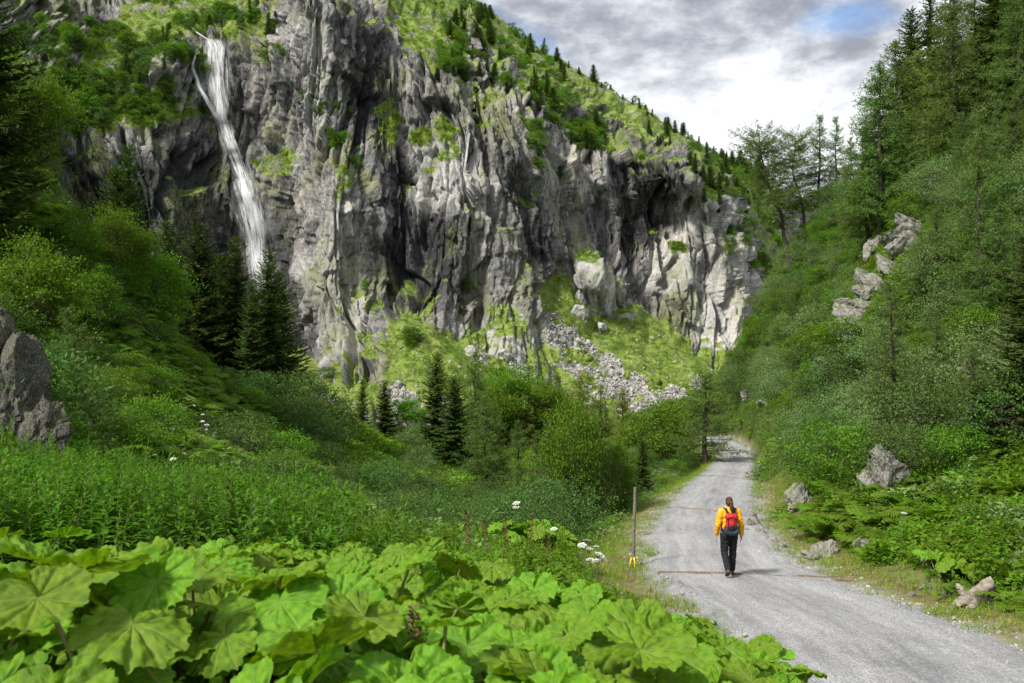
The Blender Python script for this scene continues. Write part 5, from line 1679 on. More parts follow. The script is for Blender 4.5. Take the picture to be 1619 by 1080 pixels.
boulder(1403, 748, 26.5, (0.72, 0.6, 0.92), 301, 'tall pale split boulder standing among the ferns right of the path', M_ROCKP, (0.1, -0.2, 0.4), lift=0.75)
boulder(1368, 752, 26.8, (0.28, 0.4, 0.62), 302, 'narrow slab leaning on the left side of the split boulder', M_ROCK, (0, 0.15, 0.2), lift=0.7)
boulder(1262, 764, 29.5, (0.85, 0.6, 0.55), 303, 'smooth slanting grey boulder above the path on the right', M_ROCK, (0.1, -0.55, 0.1), lift=0.6)
boulder(1306, 862, 22.2, (0.42, 0.35, 0.30), 304, 'low grey boulder at the foot of the ferns', M_ROCK, lift=0.45)
boulder(1280, 872, 22, (0.28, 0.25, 0.2), 314, 'flat mossy stone left of the low grey boulder', M_ROCK, lift=0.4)
boulder(1366, 866, 21.5, (0.36, 0.32, 0.24), 305, 'dark boulder right of the low grey boulder under the ferns', M_ROCK, lift=0.5)
boulder(1474, 905, 18.2, (0.22, 0.2, 0.26), 306, 'upright grey stone on the verge under the broad leaves', M_ROCK, (0.2, 0.3, 0), lift=0.5)
boulder(1462, 930, 17.2, (0.15, 0.13, 0.11), 307, 'small pale stone on the verge below the upright stone', M_ROCKP, lift=0.5)
boulder(1500, 955, 16.4, (0.22, 0.16, 0.12), 308, 'pale flat stone beside the bleached stump', M_ROCKP, lift=0.5)
boulder(1440, 950, 16.8, (0.10, 0.09, 0.07), 309, 'small white stone at the gravel edge on the right', M_ROCKP, lift=0.5)
for i, (px, py, d, r) in enumerate([(1186, 806, 28.5, 0.24), (1196, 796, 29.5, 0.20), (1203, 818, 27, 0.22), (1182, 822, 27.2, 0.14), (1222, 836, 25, 0.16), (1212, 808, 28, 0.17), (1240, 852, 24, 0.14), (1192, 780, 31.5, 0.18)]):
    boulder(px, py, d, (r, r * 0.85, r * 0.8), 320 + i, ['largest broken stone in the heap beside the path ahead of the hiker', 'stone at the back of the heap beside the path ahead of the hiker', 'stone at the front of the heap beside the path ahead of the hiker',
            'small stone of the heap nearest to the gravel', 'grey stone on the verge just right of the hiker', 'stone on the uphill side of the heap beside the path', 'small stone on the verge right of the hiker, nearest the camera', 'farthest stone of the heap beside the path'][i],
            M_ROCKP if i % 2 else M_ROCK, (i, i * 0.7, i * 1.3), 'verge_stone', 'stone', 3, 0.4)
boulder(1552, 500, 37, (1.0, 0.9, 0.75), 330, 'grey overhanging boulder high on the right slope near the edge', M_ROCK, (0.3, 0.2, 0), lift=0.8)
boulder(1480, 298, 64, (0.75, 0.7, 0.65), 331, 'pale boulder on the grass under the tall right-hand larches', M_ROCKP, lift=0.7)
g = np.random.default_rng(91)
for i in range(16):   # ledges of one pale band that breaks through the slope
    f_ = i / 15
    px, py, d = 1442 - 125 * f_ + g.normal() * 9, 372 + 158 * f_ ** 1.15 + g.normal() * 7, 61 - 7 * f_
    dm = (g.uniform(1.0, 2.1), g.uniform(1.0, 1.7), g.uniform(0.5, 0.85))
    o = boulder(px, py, d, dm, 340 + i, 'pale rock ledge in the band across the right slope', M_ROCKP, (g.normal() * 0.2, 0.75 + g.normal() * 0.15, g.normal() * 0.4), 'pale_ledge', 'rock', 4, 0.12 + 0.3 * g.random())
    o['group'] = 'ledges of the pale rock band'
boulder(1236, 590, 66, (0.9, 0.9, 0.6), 350, 'grey rock in the bushes above the path bend', M_ROCK, lift=0.6)
boulder(1215, 580, 72, (0.8, 0.9, 0.9), 351, 'pale rock at the left edge of the right slope', M_ROCKP, lift=0.6)
boulder(1380, 330, 69, (1.1, 0.9, 1.5), 352, 'dark mossy rock face below the tall broad larch', M_ROCK, (0.1, 0.2, 0), lift=0.1)
boulder(1182, 690, 90, (0.8, 0.8, 1.1), 353, 'dark rock corner where the path disappears', M_ROCK, lift=0.6)
boulder(1203, 700, 78, (0.7, 0.7, 0.8), 354, 'dark rock right of the path before the bend', M_ROCK, lift=0.6)
boulder(14, 640, 15.6, (0.72, 0.8, 1.35), 360, 'tall grey rock outcrop at the left edge', M_ROCKD, (0.05, 0.10, 0.3), 'rock_outcrop', 'rock', 5, on_pixel=True)
boulder(66, 700, 15.2, (0.5, 0.5, 0.95), 361, 'lower dark buttress of the rock outcrop on the left', M_ROCKD, (0, 0.12, 0.8), 'rock_outcrop', 'rock', 5, on_pixel=True)
boulder(-20, 595, 16.2, (0.85, 0.8, 1.6), 362, 'upper block of the rock outcrop cut off by the left edge', M_ROCKD, (0, 0.05, 1.4), 'rock_outcrop', 'rock', 5, on_pixel=True)
boulder(535, 783, 38, (0.4, 0.4, 0.45), 363, 'grey rock poking out of the dark bushes in the hollow', M_ROCKP, lift=0.9)
boulder(395, 690, 50, (1.2, 0.7, 0.8), 364, 'dark broken rock under the rounded shrubs on the spur', M_ROCK, lift=0.6)
g = np.random.default_rng(77)
TALUS = [rock_mesh(380 + k, M_SCREE, (1, 0.85, 0.75), 3) for k in range(4)]
for (px, py, s, lab) in [(918, 498, 2.2, 'largest pale boulder on the grassy talus'), (950, 520, 1.7, 'second pale boulder lying on the grassy talus below the largest'), (745, 560, 1.5, 'pale boulder at the top of the left stone field'), (800, 565, 1.6, 'pale boulder in the middle of the left stone field'), (655, 630, 1.1, 'pale boulder in the small stone patch above the valley spruces')]:
    p = MP[mount_at(px, py)]
    tag(link('talus_boulder', TALUS[int(g.integers(4))], None, (p[0], p[1] - 0.3, p[2] + 0.2 * s), tuple(g.random(3) * 6.28), s), lab, 'boulder')
cand = np.flatnonzero((scree > 0.4) & (grass < 0.5) & (_opy < 660) & (_opx < 1120))
for i in g.choice(cand, 110, replace=False):
    p = MP[i]; s = 0.3 + 0.7 * g.random() ** 2
    tag(link('talus_boulder', TALUS[int(g.integers(4))], None, (p[0], p[1], p[2] + 0.2 * s), tuple(g.random(3) * 6.28), s), 'pale grey boulder in the scree below the cliff', 'boulder', 'boulders of the scree')

# bleached stump on the verge
M_WOODP = simple_mat('bleached_wood', (0.33, 0.29, 0.245), 0.9, 0.5, 9.0, (0.12, 0.095, 0.075), 0.8)
x, y = (1540 - CX) / F * 15.6, 15.6
z = float(ground_z([x], [y])[0])
st_ = thing('tree_stump', 'bleached weathered stump with root arms on the right verge', 'stump', (x, y, z))
gs = np.random.default_rng(12)


def gnarled(pts, radii, seed, sides=14):
    """a weathered limb: a tube with grooves along the grain and a ragged outline"""
    q_ = Geo()
    pts = np.asarray(pts, float)
    n_ = 16
    t_ = np.linspace(0, 1, len(pts)); u_ = np.linspace(0, 1, n_)
    P_ = np.stack([np.interp(u_, t_, pts[:, i]) for i in range(3)], 1) + gs.normal(size=(n_, 3)) * 0.008
    q_.tube(P_, np.interp(u_, t_, radii), sides)
    V = q_.V[0].reshape(n_, sides, 3)
    c = V.mean(1, keepdims=True)
    th_ = np.arange(sides) / sides * 6.283
    gro = 1 + 0.16 * np.sin(th_ * 4 + seed)[None, :, None] + 0.22 * fbm(V.reshape(-1, 3) * 9 + seed, 3, seed=seed).reshape(n_, sides, 1)
    q_.V[0] = (c + (V - c) * gro).reshape(-1, 3)
    for k in (0, n_ - 1):
        ring = q_.V[0].reshape(n_, sides, 3)[k]
        q_.add(np.vstack([ring, ring.mean(0) + (P_[k] - P_[5 if k == 0 else n_ - 6]) * 0.06]), [(i, (i + 1) % sides, sides) for i in range(sides)])
    return q_.mesh('limb', [M_WOODP])


link('log', gnarled([(-0.05, 0.05, -0.05), (0.08, 0.02, 0.14), (0.22, 0.0, 0.32), (0.33, -0.02, 0.46)], [0.20, 0.17, 0.13, 0.09], 3), st_)
for k_, (pts_, rad_) in enumerate([([(0.0, 0, 0.08), (-0.25, -0.08, 0.10), (-0.48, -0.1, 0.0)], [0.12, 0.09, 0.05]), ([(0.05, 0, 0.1), (-0.12, -0.22, 0.12), (-0.3, -0.3, 0.0)], [0.10, 0.07, 0.04]),
                                 ([(0.1, 0, 0.12), (0.28, -0.15, 0.08), (0.42, -0.2, -0.04)], [0.11, 0.07, 0.04]), ([(-0.1, 0.02, 0.1), (-0.2, 0.1, 0.26), (-0.26, 0.12, 0.36)], [0.09, 0.06, 0.03])]):
    link('root', gnarled(pts_, rad_, 20 + k_, 10), st_)

# ------------------------------------------------------------------ post, tape, drainage bars
M_POST = simple_mat('grey_weathered_wood', (0.24, 0.20, 0.165), 0.9, 0.4, 14.0, (0.11, 0.095, 0.08), 0.5)
x, y = (1002 - CX) / F * 20.8, 20.8
z = float(ground_z([x], [y])[0])
gm = Geo()
s = np.linspace(0, 1, 12)
gm.tube(np.stack([0.05 * s - 0.02 + 0.008 * np.sin(s * 9), 0.0 * s, -0.3 + 2.22 * s], 1), 0.045 - 0.006 * s, 10)
top = len(gm.V[0])
gm.add(np.vstack([gm.V[0][-10:], [[0.03, 0, 1.925]]]), [(i, (i + 1) % 10, 10) for i in range(10)])
tag(link('wooden_post', gm.mesh('wooden_post', [M_POST], True), None, (x, y, z)), 'thin grey wooden post standing at the left edge of the path', 'post')
M_TAPE = simple_mat('yellow_tape', (0.80, 0.62, 0.02), 0.4, 0.15, 20, spec=0.5)
tp = Geo()
g = np.random.default_rng(9)
th = np.linspace(0, 6.283, 17)
for zz0 in (0.16, 0.19):
    V = np.concatenate([np.stack([0.068 * np.cos(th), 0.068 * np.sin(th), zz0 + 0.01 * np.sin(th)], 1), np.stack([0.07 * np.cos(th), 0.07 * np.sin(th), zz0 + 0.035 + 0.01 * np.cos(th)], 1)])
    tp.add(V, [(i, i + 1, i + 18, i + 17) for i in range(16)])
for a, l in ((-2.2, 0.16), (-0.5, 0.14), (-1.5, 0.12)):
    s = np.linspace(0, 1, 8)
    c = np.stack([np.cos(a) * (0.06 + l * s), np.sin(a) * (0.06 + l * s), 0.2 + 0.06 * np.sin(s * 5) - 0.2 * s ** 1.5], 1)
    wv = np.array([-np.sin(a), np.cos(a), 0.6]) * 0.013
    tp.add(np.concatenate([c - wv, c + wv]), [(i, i + 1, i + 9, i + 8) for i in range(7)])
tag(link('barrier_tape', tp.mesh('barrier_tape', [M_TAPE], True), None, (x - 0.012, y, z)), 'yellow tape knotted round the foot of the wooden post', 'tape')
M_BAR = simple_mat('old_timber', (0.22, 0.165, 0.12), 0.9, 0.5, 10, (0.12, 0.09, 0.065), 0.5)
for (dL, dR, lab, k0, k1) in [(19.5, 18.6, 'nearest wooden drainage bar crossing the path at the hiker\'s feet', -1.0, 1.25), (33.5, 31.2, 'middle wooden drainage bar crossing the path beyond the hiker', -1.0, 1.0), (53, 50.5, 'farthest wooden drainage bar crossing the path before the bend', -1.0, 1.0)]:
    iL = int(np.abs(PC[:, 1] - dL).argmin()); iR = int(np.abs(PC[:, 1] - dR).argmin())
    A_ = PC[iL, :2] + nr[iL] * PC[iL, 3] * k0; B_ = PC[iR, :2] + nr[iR] * PC[iR, 3] * k1
    s = np.linspace(0, 1, 24)
    line = A_ + (B_ - A_) * s[:, None]
    zt = path_top(line[:, 0], line[:, 1]) + 0.002 + 0.008 * fbm(np.stack([s * 4, s * 0, s * 0], 1), 3, seed=int(dL))
    w_ = unit(np.array([-(B_ - A_)[1], (B_ - A_)[0]])) * 0.034
    root = thing('drainage_bar', lab, 'drainage bar', (A_[0], A_[1], zt[0]))
    for sg in (-1, 1):   # two boards with a slot between them
        V = []
        for f_, h_ in ((0.25, 0.012), (1.0, 0.012), (1.0, -0.06), (0.25, -0.06)):
            V.append(np.column_stack([line + w_ * f_ * sg, zt + h_]))
        V = np.stack(V, 1).reshape(-1, 3) - np.array([A_[0], A_[1], zt[0]])
        fs = [(i * 4 + a, i * 4 + (a + 1) % 4, (i + 1) * 4 + (a + 1) % 4, (i + 1) * 4 + a) for i in range(23) for a in range(4)]
        gm = Geo(); gm.add(V, fs)
        link('board', gm.mesh('board', [M_BAR]), root)

# ------------------------------------------------------------------ the big-leaved plants in front
def leaf_material():
    m, nt = mat_new('butterbur_leaf')
    oi = nt.nodes.new('ShaderNodeObjectInfo')
    av = nt.nodes.new('ShaderNodeAttribute'); av.attribute_name = 'vein'
    tcn = nt.nodes.new('ShaderNodeTexCoord')
    n1 = noise_tex(nt, tcn.outputs['Object'], 5.0, 4, 0.6)
    n2 = noise_tex(nt, tcn.outputs['Object'], 38.0, 3, 0.6)
    c = mixc(nt, ramp(nt, n1, [(0.35, 0.0), (0.65, 1.0)]), (0.092, 0.220, 0.005), (0.185, 0.340, 0.011))
    c = mixc(nt, mathn(nt, 'MULTIPLY', av.outputs['Fac'], 0.6), c, (0.25, 0.36, 0.07))
    hsv = nt.nodes.new('ShaderNodeHueSaturation')
    nt.links.new(c, hsv.inputs['Color'])
    nt.links.new(mathn(nt, 'MULTIPLY_ADD', oi.outputs['Random'], 0.03, 0.485), hsv.inputs['Hue'])
    nt.links.new(mathn(nt, 'MULTIPLY_ADD', oi.outputs['Random'], 0.35, 0.82), hsv.inputs['Value'])
    d = nt.nodes.new('ShaderNodeBsdfDiffuse'); nt.links.new(hsv.outputs[0], d.inputs['Color'])
    t = nt.nodes.new('ShaderNodeBsdfTranslucent')
    nt.links.new(mixc(nt, 1.0, hsv.outputs[0], (1.2, 1.15, 0.45), 'MULTIPLY'), t.inputs['Color'])
    bp = nt.nodes.new('ShaderNodeBump'); bp.inputs['Strength'].default_value = 0.5; bp.inputs['Distance'].default_value = 0.012
    nt.links.new(mathn(nt, 'ADD', n2, mathn(nt, 'MULTIPLY', av.outputs['Fac'], -0.6)), bp.inputs['Height'])
    nt.links.new(bp.outputs[0], d.inputs['Normal'])
    mx = nt.nodes.new('ShaderNodeMixShader'); mx.inputs[0].default_value = 0.36
    nt.links.new(d.outputs[0], mx.inputs[1]); nt.links.new(t.outputs[0], mx.inputs[2])
    gl = nt.nodes.new('ShaderNodeBsdfGlossy'); gl.inputs['Roughness'].default_value = 0.5
    nt.links.new(bp.outputs[0], gl.inputs['Normal'])
    m2 = nt.nodes.new('ShaderNodeMixShader'); m2.inputs[0].default_value = 0.022
    nt.links.new(mx.outputs[0], m2.inputs[1]); nt.links.new(gl.outputs[0], m2.inputs[2])
    o = nt.nodes.new('ShaderNodeOutputMaterial'); nt.links.new(m2.outputs[0], o.inputs[0])
    return m


M_BUR = leaf_material()
M_STALK = simple_mat('leaf_stalk', (0.20, 0.26, 0.07), 0.6, 0.3, 10, (0.20, 0.15, 0.08))


def bur_leaf(seed, R=1.0, rings=15, segs=145):
    """round heart-shaped blade with a notch at the stalk, folded along its veins, toothed at the rim"""
    g = np.random.default_rng(seed)
    th = np.linspace(-math.pi, math.pi, segs)
    at_ = np.abs(th)
    rim = np.interp(at_, [0, 0.6, 1.3, 2.0, 2.55, 2.9, 3.06, math.pi], [1.0, 0.97, 0.93, 0.88, 0.80, 0.66, 0.40, 0.10])
    ang = np.array([0, 0.55, 1.1, 1.65, 2.25])
    va = np.concatenate([ang, -ang[1:]]) + g.normal(size=9) * 0.05
    dv = np.min(np.abs(th[:, None] - va[None]), axis=1)
    saw = (th * 18 / math.pi + g.random()) % 1.0
    rim = rim * (1 + 0.022 * np.cos(dv * 11) + 0.075 * (saw - 0.5) + 0.012 * g.normal(size=segs) * 0.5)
    ph = g.random(4) * 6.28
    V, vein = [], []
    for i in range(rings + 1):
        rho = i / rings
        r = rim * rho * R
        gap = np.clip(dv / 0.28, 0, 1)
        z = R * (0.13 * rho ** 0.8 * np.sin(gap * math.pi / 2) ** 0.6 - 0.09 * rho)
        z += R * (0.04 * rho ** 2 * np.sin(3 * th + ph[0]) + 0.03 * rho ** 2 * np.sin(5 * th + ph[1]) + 0.022 * rho ** 1.5 * np.sin(17 * th + ph[2] + rho * 5))
        z += R * 0.030 * np.sin(rho * 21 - np.clip(dv / 0.28, 0, 1) * 4 + ph[3]) * np.clip(dv / 0.12, 0, 1) * rho
        z += R * (0.12 if seed % 2 else -0.14) * rho ** 2.2
        V.append(np.stack([r * np.cos(th), r * np.sin(th), z], 1))
        main = np.exp(-(dv * rho / 0.03) ** 2)
        sub_ = (np.cos((rho * 21 - gap * 4 + ph[3])) > 0.93) * 0.35 * (dv > 0.05)
        vein.append(np.clip(main + sub_, 0, 1))
    V = np.concatenate(V)
    V += fbm(V * 3.2 / R + seed, 4, seed=seed)[:, None] * np.array([0, 0, 0.05 * R])
    ii = (np.arange(rings)[:, None] * segs + np.arange(segs - 1)[None]).ravel()
    return mesh_from('leaf', V, np.stack([ii, ii + segs, ii + segs + 1, ii + 1], 1), [M_BUR], smooth_shade=True, attrs={'vein': ('POINT', np.concatenate(vein))})


BL = [bur_leaf(400 + k) for k in range(8)]
STALKS = []
for k in range(4):   # unit stalk from the origin to (0, 0, 1), bowed
    gm = Geo(); s = np.linspace(0, 1, 8)
    gm.tube(np.stack([0.10 * np.sin(s * 3.14) * (1 + 0.3 * k), 0.04 * np.sin(s * 5 + k), s], 1), np.linspace(0.013, 0.008, 8), 6)
    STALKS.append(gm.mesh('stalk', [M_STALK], True))


def butterbur(x, y, g, label, group, size=(0.15, 0.265), height=(0.45, 1.0), n=(5, 8), face=None):
    z = float(ground_z([x], [y])[0])
    e = thing('butterbur_plant', label, 'plant', (x, y, z - 0.03), 0, 1, group)
    m = int(g.integers(*n))
    a0 = g.random() * 6.28
    for k in range(m):
        a = a0 + k * 6.283 / m + g.normal() * 0.3
        h = g.uniform(*height)
        sp_ = g.uniform(0.12, 0.34)
        tip = np.array([math.cos(a) * sp_, math.sin(a) * sp_, h])
        L = np.linalg.norm(tip)
        q = Vector(tip).to_track_quat('Z', 'Y')
        st = link('stalk', STALKS[int(g.integers(4))], e, (0, 0, 0), None, (1, 1, L))
        st.rotation_euler = q.to_euler()
        # the blade: tip points outward and a little down towards the light
        R = g.uniform(*size)
        tilt = g.normal(0.42, 0.28)
        yaw = a + g.normal() * 0.5
        if face is not None:
            yaw = face + g.normal() * 0.8
        lf = link('leaf', BL[int(g.integers(8))], e, tuple(tip), (g.normal() * 0.22, tilt, yaw), (R, R, R))
    return e


g = np.random.default_rng(55)
TOPC = np.array([(-100, 905), (0, 900), (100, 885), (200, 872), (380, 852), (520, 850), (640, 842), (720, 872), (900, 922), (1000, 968), (1100, 985), (1200, 1020), (1330, 1075), (1400, 1120)], float)
spots = []
cand = np.stack([g.uniform(-8.5, 5.5, 16000), g.uniform(2.0, 9.2, 16000)], 1)
cz = ground_z(cand[:, 0], cand[:, 1])
Dc, _, Wc, _ = near_path(cand[:, 0], cand[:, 1])
tpx, tpy = project(np.column_stack([cand, cz + 0.95]))
hmx = np.minimum((CY - np.interp(tpx, TOPC[:, 0], TOPC[:, 1]) - 6) / F * cand[:, 1] - cz, 1.0)   # leaves stay under the line where the willowherb starts
okc = (tpx > -1500) & (tpx < 1420) & (hmx > 0.36) & (tpy < 1650) & (Dc > Wc + 0.35)
for c, k, hm_ in zip(cand, okc, hmx):
    if not k or any((c[0] - a) ** 2 + (c[1] - b) ** 2 < (0.31 + 0.014 * b) ** 2 for a, b, _ in spots):
        continue
    spots.append((c[0], c[1], hm_))
for (x, y, hm_) in spots[:300]:
    butterbur(x, y, g, 'butterbur with broad round light green leaves on the bank in the foreground', 'butterbur plants in the foreground', height=(0.45 * hm_, hm_) if y > 2.7 else (0.45 * min(hm_, 0.62), min(hm_, 0.62)), face=-1.5 if g.random() < 0.4 else None)
print('butterbur', len(spots))
for (px, d) in [(800, 18.5), (815, 18), (830, 18.6), (845, 18.2), (862, 18.8), (790, 17.5), (878, 18.4)]:
    butterbur((px - CX) / F * d, d, g, 'butterbur in the far patch at the back of the meadow', 'butterbur plants at the back of the meadow', (0.2, 0.3), (0.45, 0.8))
for (px, d) in [(1505, 17.2), (1520, 17), (1490, 17.6)]:
    butterbur((px - CX) / F * d, d, g, 'butterbur above the bleached stump on the right bank', 'butterbur plants on the right bank', (0.18, 0.26), (0.3, 0.5))
butterbur((40 - CX) / F * 6.6, 6.6, g, 'single dark butterbur standing alone in front of the willowherb at the left edge', None, (0.2, 0.26), (0.7, 0.9), (2, 4))

# ------------------------------------------------------------------ ferns one can tell apart
FRO = [frond(500 + k, 1.0, 22) for k in range(4)]


def fern(px, d, size, label, group):
    x = (px - CX) / F * d
    z = float(ground_z([x], [d])[0])
    e = thing('fern', label, 'fern', (x, d, z), g.random() * 6.28, size, group)
    n = int(g.integers(8, 12))
    for k in range(n):
        link('frond', FRO[int(g.integers(4))], e, (0, 0, 0), (g.normal() * 0.15, g.uniform(-0.45, 0.15), k * 6.283 / n + g.normal() * 0.2), g.uniform(0.75, 1.15))


for (px, d, s) in [(1290, 25, 0.9), (1315, 24, 1.0), (1340, 23, 1.1), (1368, 23.5, 1.15), (1345, 25.5, 1.0), (1395, 23, 1.0), (1385, 25, 1.0), (1420, 22.5, 0.95), (1300, 27, 0.95), (1325, 27.5, 0.9), (1360, 28, 0.9), (1440, 24, 0.95), (1270, 27, 0.8),
                   (1470, 22, 0.9), (1500, 23.5, 0.95), (1530, 24.5, 0.9), (1410, 26, 0.9), (1460, 26.5, 0.9), (1330, 30, 0.9), (1590, 23, 0.9), (1610, 26, 1.0)]:
    fern(px, d, s * 1.3, 'bright green fern on the bank to the right of the hiker', 'ferns on the right bank')
for (px, d, s) in [(395, 22, 0.8), (412, 23, 0.9), (430, 22, 0.75), (382, 24, 0.8)]:
    fern(px, d, s, 'light green fern behind the willowherb', 'ferns behind the willowherb')

# ------------------------------------------------------------------ flowers and seed stalks
M_WHITE = simple_mat('white_petals', (0.80, 0.80, 0.74), 0.8, 0.1, 30)
M_DOCK = simple_mat('brown_seeds', (0.20, 0.11, 0.055), 0.9, 0.4, 40)
M_VIOLET = simple_mat('violet_petals', (0.26, 0.16, 0.55), 0.7, 0.2, 30)
gf = np.random.default_rng(66)
umb = Geo()
for k in range(46):
    a, r = gf.random() * 6.28, math.sqrt(gf.random()) * 0.075
    b = np.array([math.cos(a) * r, math.sin(a) * r, 0.03 - r * r * 3 + gf.normal() * 0.004])
    for j in range(3):
        aa = gf.random() * 6.28
        umb.leaves(b[None], np.array([[math.cos(aa), math.sin(aa), 0.2]]), np.array([[-math.sin(aa), math.cos(aa), 0]]), 0.018, 0.014, 0, 0.1, gf)
    if k % 4 == 0:
        umb.tube(np.array([[0, 0, -0.05], b]), 0.0015, 3, 1)
UMB = umb.mesh('umbel', [M_WHITE, M_STEM])
stem_g = Geo(); s = np.linspace(0, 1, 6)
stem_g.tube(np.stack([0.05 * s ** 2, 0.02 * np.sin(s * 3), s], 1), np.linspace(0.006, 0.003, 6), 5)
STEM1 = stem_g.mesh('stem', [M_STEM], True)
for (px, d, h, n, lab) in [(925, 15.2, 0.95, 3, 'white umbel flowers at the left of the meadow edge cluster'), (938, 15.0, 0.85, 3, 'white umbel flowers in the middle of the meadow edge cluster'), (930, 14.4, 0.8, 2, 'white umbel flowers at the front of the meadow edge cluster'),
                           (946, 15.6, 0.75, 2, 'white umbel flowers nearest to the path'), (885, 17.5, 0.8, 1, 'lone white umbel left of the young conifer'), (812, 19, 1.1, 2, 'white umbels above the far butterbur patch'), (790, 18.2, 0.9, 2, 'white umbels left of the far butterbur patch'),
                           (945, 19.5, 0.6, 1, 'small white umbel by the wooden post'), (1422, 20.2, 1.0, 1, 'white umbel over the right bank ferns')]:
    x = (px - CX) / F * d; z = float(ground_z([x], [d])[0])
    e = thing('cow_parsley', lab, 'flower', (x, d, z), gf.random() * 6.28)
    for k in range(n):
        tx, ty = gf.normal(size=2) * 0.10
        hh = h * gf.uniform(0.8, 1.05)
        q = Vector((tx, ty, hh)).to_track_quat('Z', 'Y').to_euler()
        link('stem', STEM1, e, (0, 0, 0), q, (1, 1, hh))
        link('umbel', UMB, e, (tx * 1.0 + 0.0, ty, hh - 0.01), (gf.normal() * 0.2, gf.normal() * 0.2, 0), gf.uniform(0.9, 1.3))
for (px, py, d) in [(288, 668, 30), (296, 715, 26), (315, 725, 25), (270, 790, 19), (305, 830, 17), (325, 728, 25.5)]:
    x = (px - CX) / F * d; z = float(ground_z([x], [d])[0])
    e = thing('cow_parsley', 'white umbel flowers among the shrubs of the left slope', 'flower', (x, d, z), gf.random() * 6.28, 1.0, 'white flowers on the left slope')
    for k in range(3):
        tx, ty = gf.normal(size=2) * 0.25
        hh = gf.uniform(0.9, 1.4)
        link('stem', STEM1, e, (0, 0, 0), Vector((tx, ty, hh)).to_track_quat('Z', 'Y').to_euler(), (1, 1, hh))
        link('umbel', UMB, e, (tx, ty, hh - 0.01), (gf.normal() * 0.3, gf.normal() * 0.3, 0), gf.uniform(0.7, 1.0))
dk = Geo()
zz = gf.uniform(0.55, 1.0, 260)
a = gf.random(260) * 6.28
r = 0.03 * np.interp(zz, [0.55, 0.7, 1.0], [1.0, 1.0, 0.3]) * gf.uniform(0.2, 1.2, 260)
D = unit(np.stack([np.cos(a), np.sin(a), gf.normal(0.5, 0.4, 260)], 1))
dk.leaves(np.stack([np.cos(a) * r + 0.05 * zz ** 2, np.sin(a) * r, zz], 1), D, perp(gf, D), 0.022, 0.016, 0, 0.2, gf)
DOCK = dk.mesh('seed_spike', [M_DOCK])
for (px, d, h, lab) in [(668, 3.6, 1.0, 'blurred brown seed stalk rising through the leaves in the foreground'), (742, 11.5, 0.95, 'brown seed stalk in the meadow, leftmost'), (770, 12, 0.85, 'short brown seed stalk in the meadow beside the leftmost one'),
                        (800, 12.5, 1.0, 'reddish seed stalk in the middle of the meadow'), (838, 15.5, 1.15, 'tall reddish seed stalk in front of the far butterbur patch'), (868, 14, 0.9, 'brown seed stalk at the right of the meadow'), (486, 10, 1.1, 'pale seed stalk at the edge of the willowherb')]:
    x = (px - CX) / F * d; z = float(ground_z([x], [d])[0])
    e = thing('dock_plant', lab, 'plant', (x, d, z), gf.random() * 6.28, (1, 1, h))
    link('stem', STEM1, e); link('seed_spike', DOCK, e)
# violet flowers by the path's near edge
vi = Geo()
for k in range(6):
    a = k * 1.047
    vi.leaves(np.array([[0, 0, 0.0]]), np.array([[math.cos(a) * 0.8, math.sin(a) * 0.8, 0.6]]), np.array([[-math.sin(a), math.cos(a), 0]]), 0.03, 0.022, 0, 0.2, gf)
VIO = vi.mesh('blossom', [M_VIOLET])
x, y = (1228 - CX) / F * 6.6, 6.6
z = float(ground_z([x], [y])[0])
e = thing('cranesbill', 'violet wild flowers among the leaves at the near edge of the path', 'flower', (x, y, z))
for k in range(6):
    tx, ty, hh = gf.normal() * 0.14, gf.normal() * 0.14, gf.uniform(0.75, 0.98)
    link('stem', STEM1, e, (0, 0, 0), Vector((tx, ty, hh)).to_track_quat('Z', 'Y').to_euler(), (0.5, 0.5, hh))
    link('blossom', VIO, e, (tx, ty, hh), (gf.normal() * 0.4, gf.normal() * 0.4, 0))

# ------------------------------------------------------------------ the hiker
M_SKIN = simple_mat('skin', (0.52, 0.32, 0.23), 0.6, 0.1, 10)
M_JACKET = simple_mat('yellow_jacket', (0.78, 0.40, 0.015), 0.62, 0.18, 9, (0.68, 0.33, 0.012), 0.25)
M_TROUS = simple_mat('black_trousers', (0.012, 0.013, 0.016), 0.8, 0.3, 12, bump=0.3)
M_HAIR = simple_mat('brown_hair', (0.085, 0.032, 0.018), 0.45, 0.5, 30, bump=0.4)
M_SHOE = simple_mat('brown_shoe', (0.16, 0.075, 0.05), 0.7, 0.4, 14)
M_SOLE = simple_mat('dark_sole', (0.02, 0.02, 0.022), 0.8)
M_RED = simple_mat('red_pack_cloth', (0.46, 0.018, 0.030), 0.55, 0.2, 14, bump=0.3)
M_NAVY = simple_mat('petrol_pack_cloth', (0.018, 0.045, 0.065), 0.6, 0.3, 14, bump=0.3)
M_BLACK = simple_mat('black_webbing', (0.014, 0.014, 0.016), 0.7)
M_EYE = simple_mat('dark_eye', (0.02, 0.015, 0.012), 0.3)
M_LIP = simple_mat('lips', (0.42, 0.17, 0.14), 0.5)

_ico = bmesh.new(); bmesh.ops.create_icosphere(_ico, subdivisions=2, radius=1.0)
ICOV = np.array([v.co[:] for v in _ico.verts]); ICOF = np.array([[v.index for v in f.verts] for f in _ico.faces]); _ico.free()


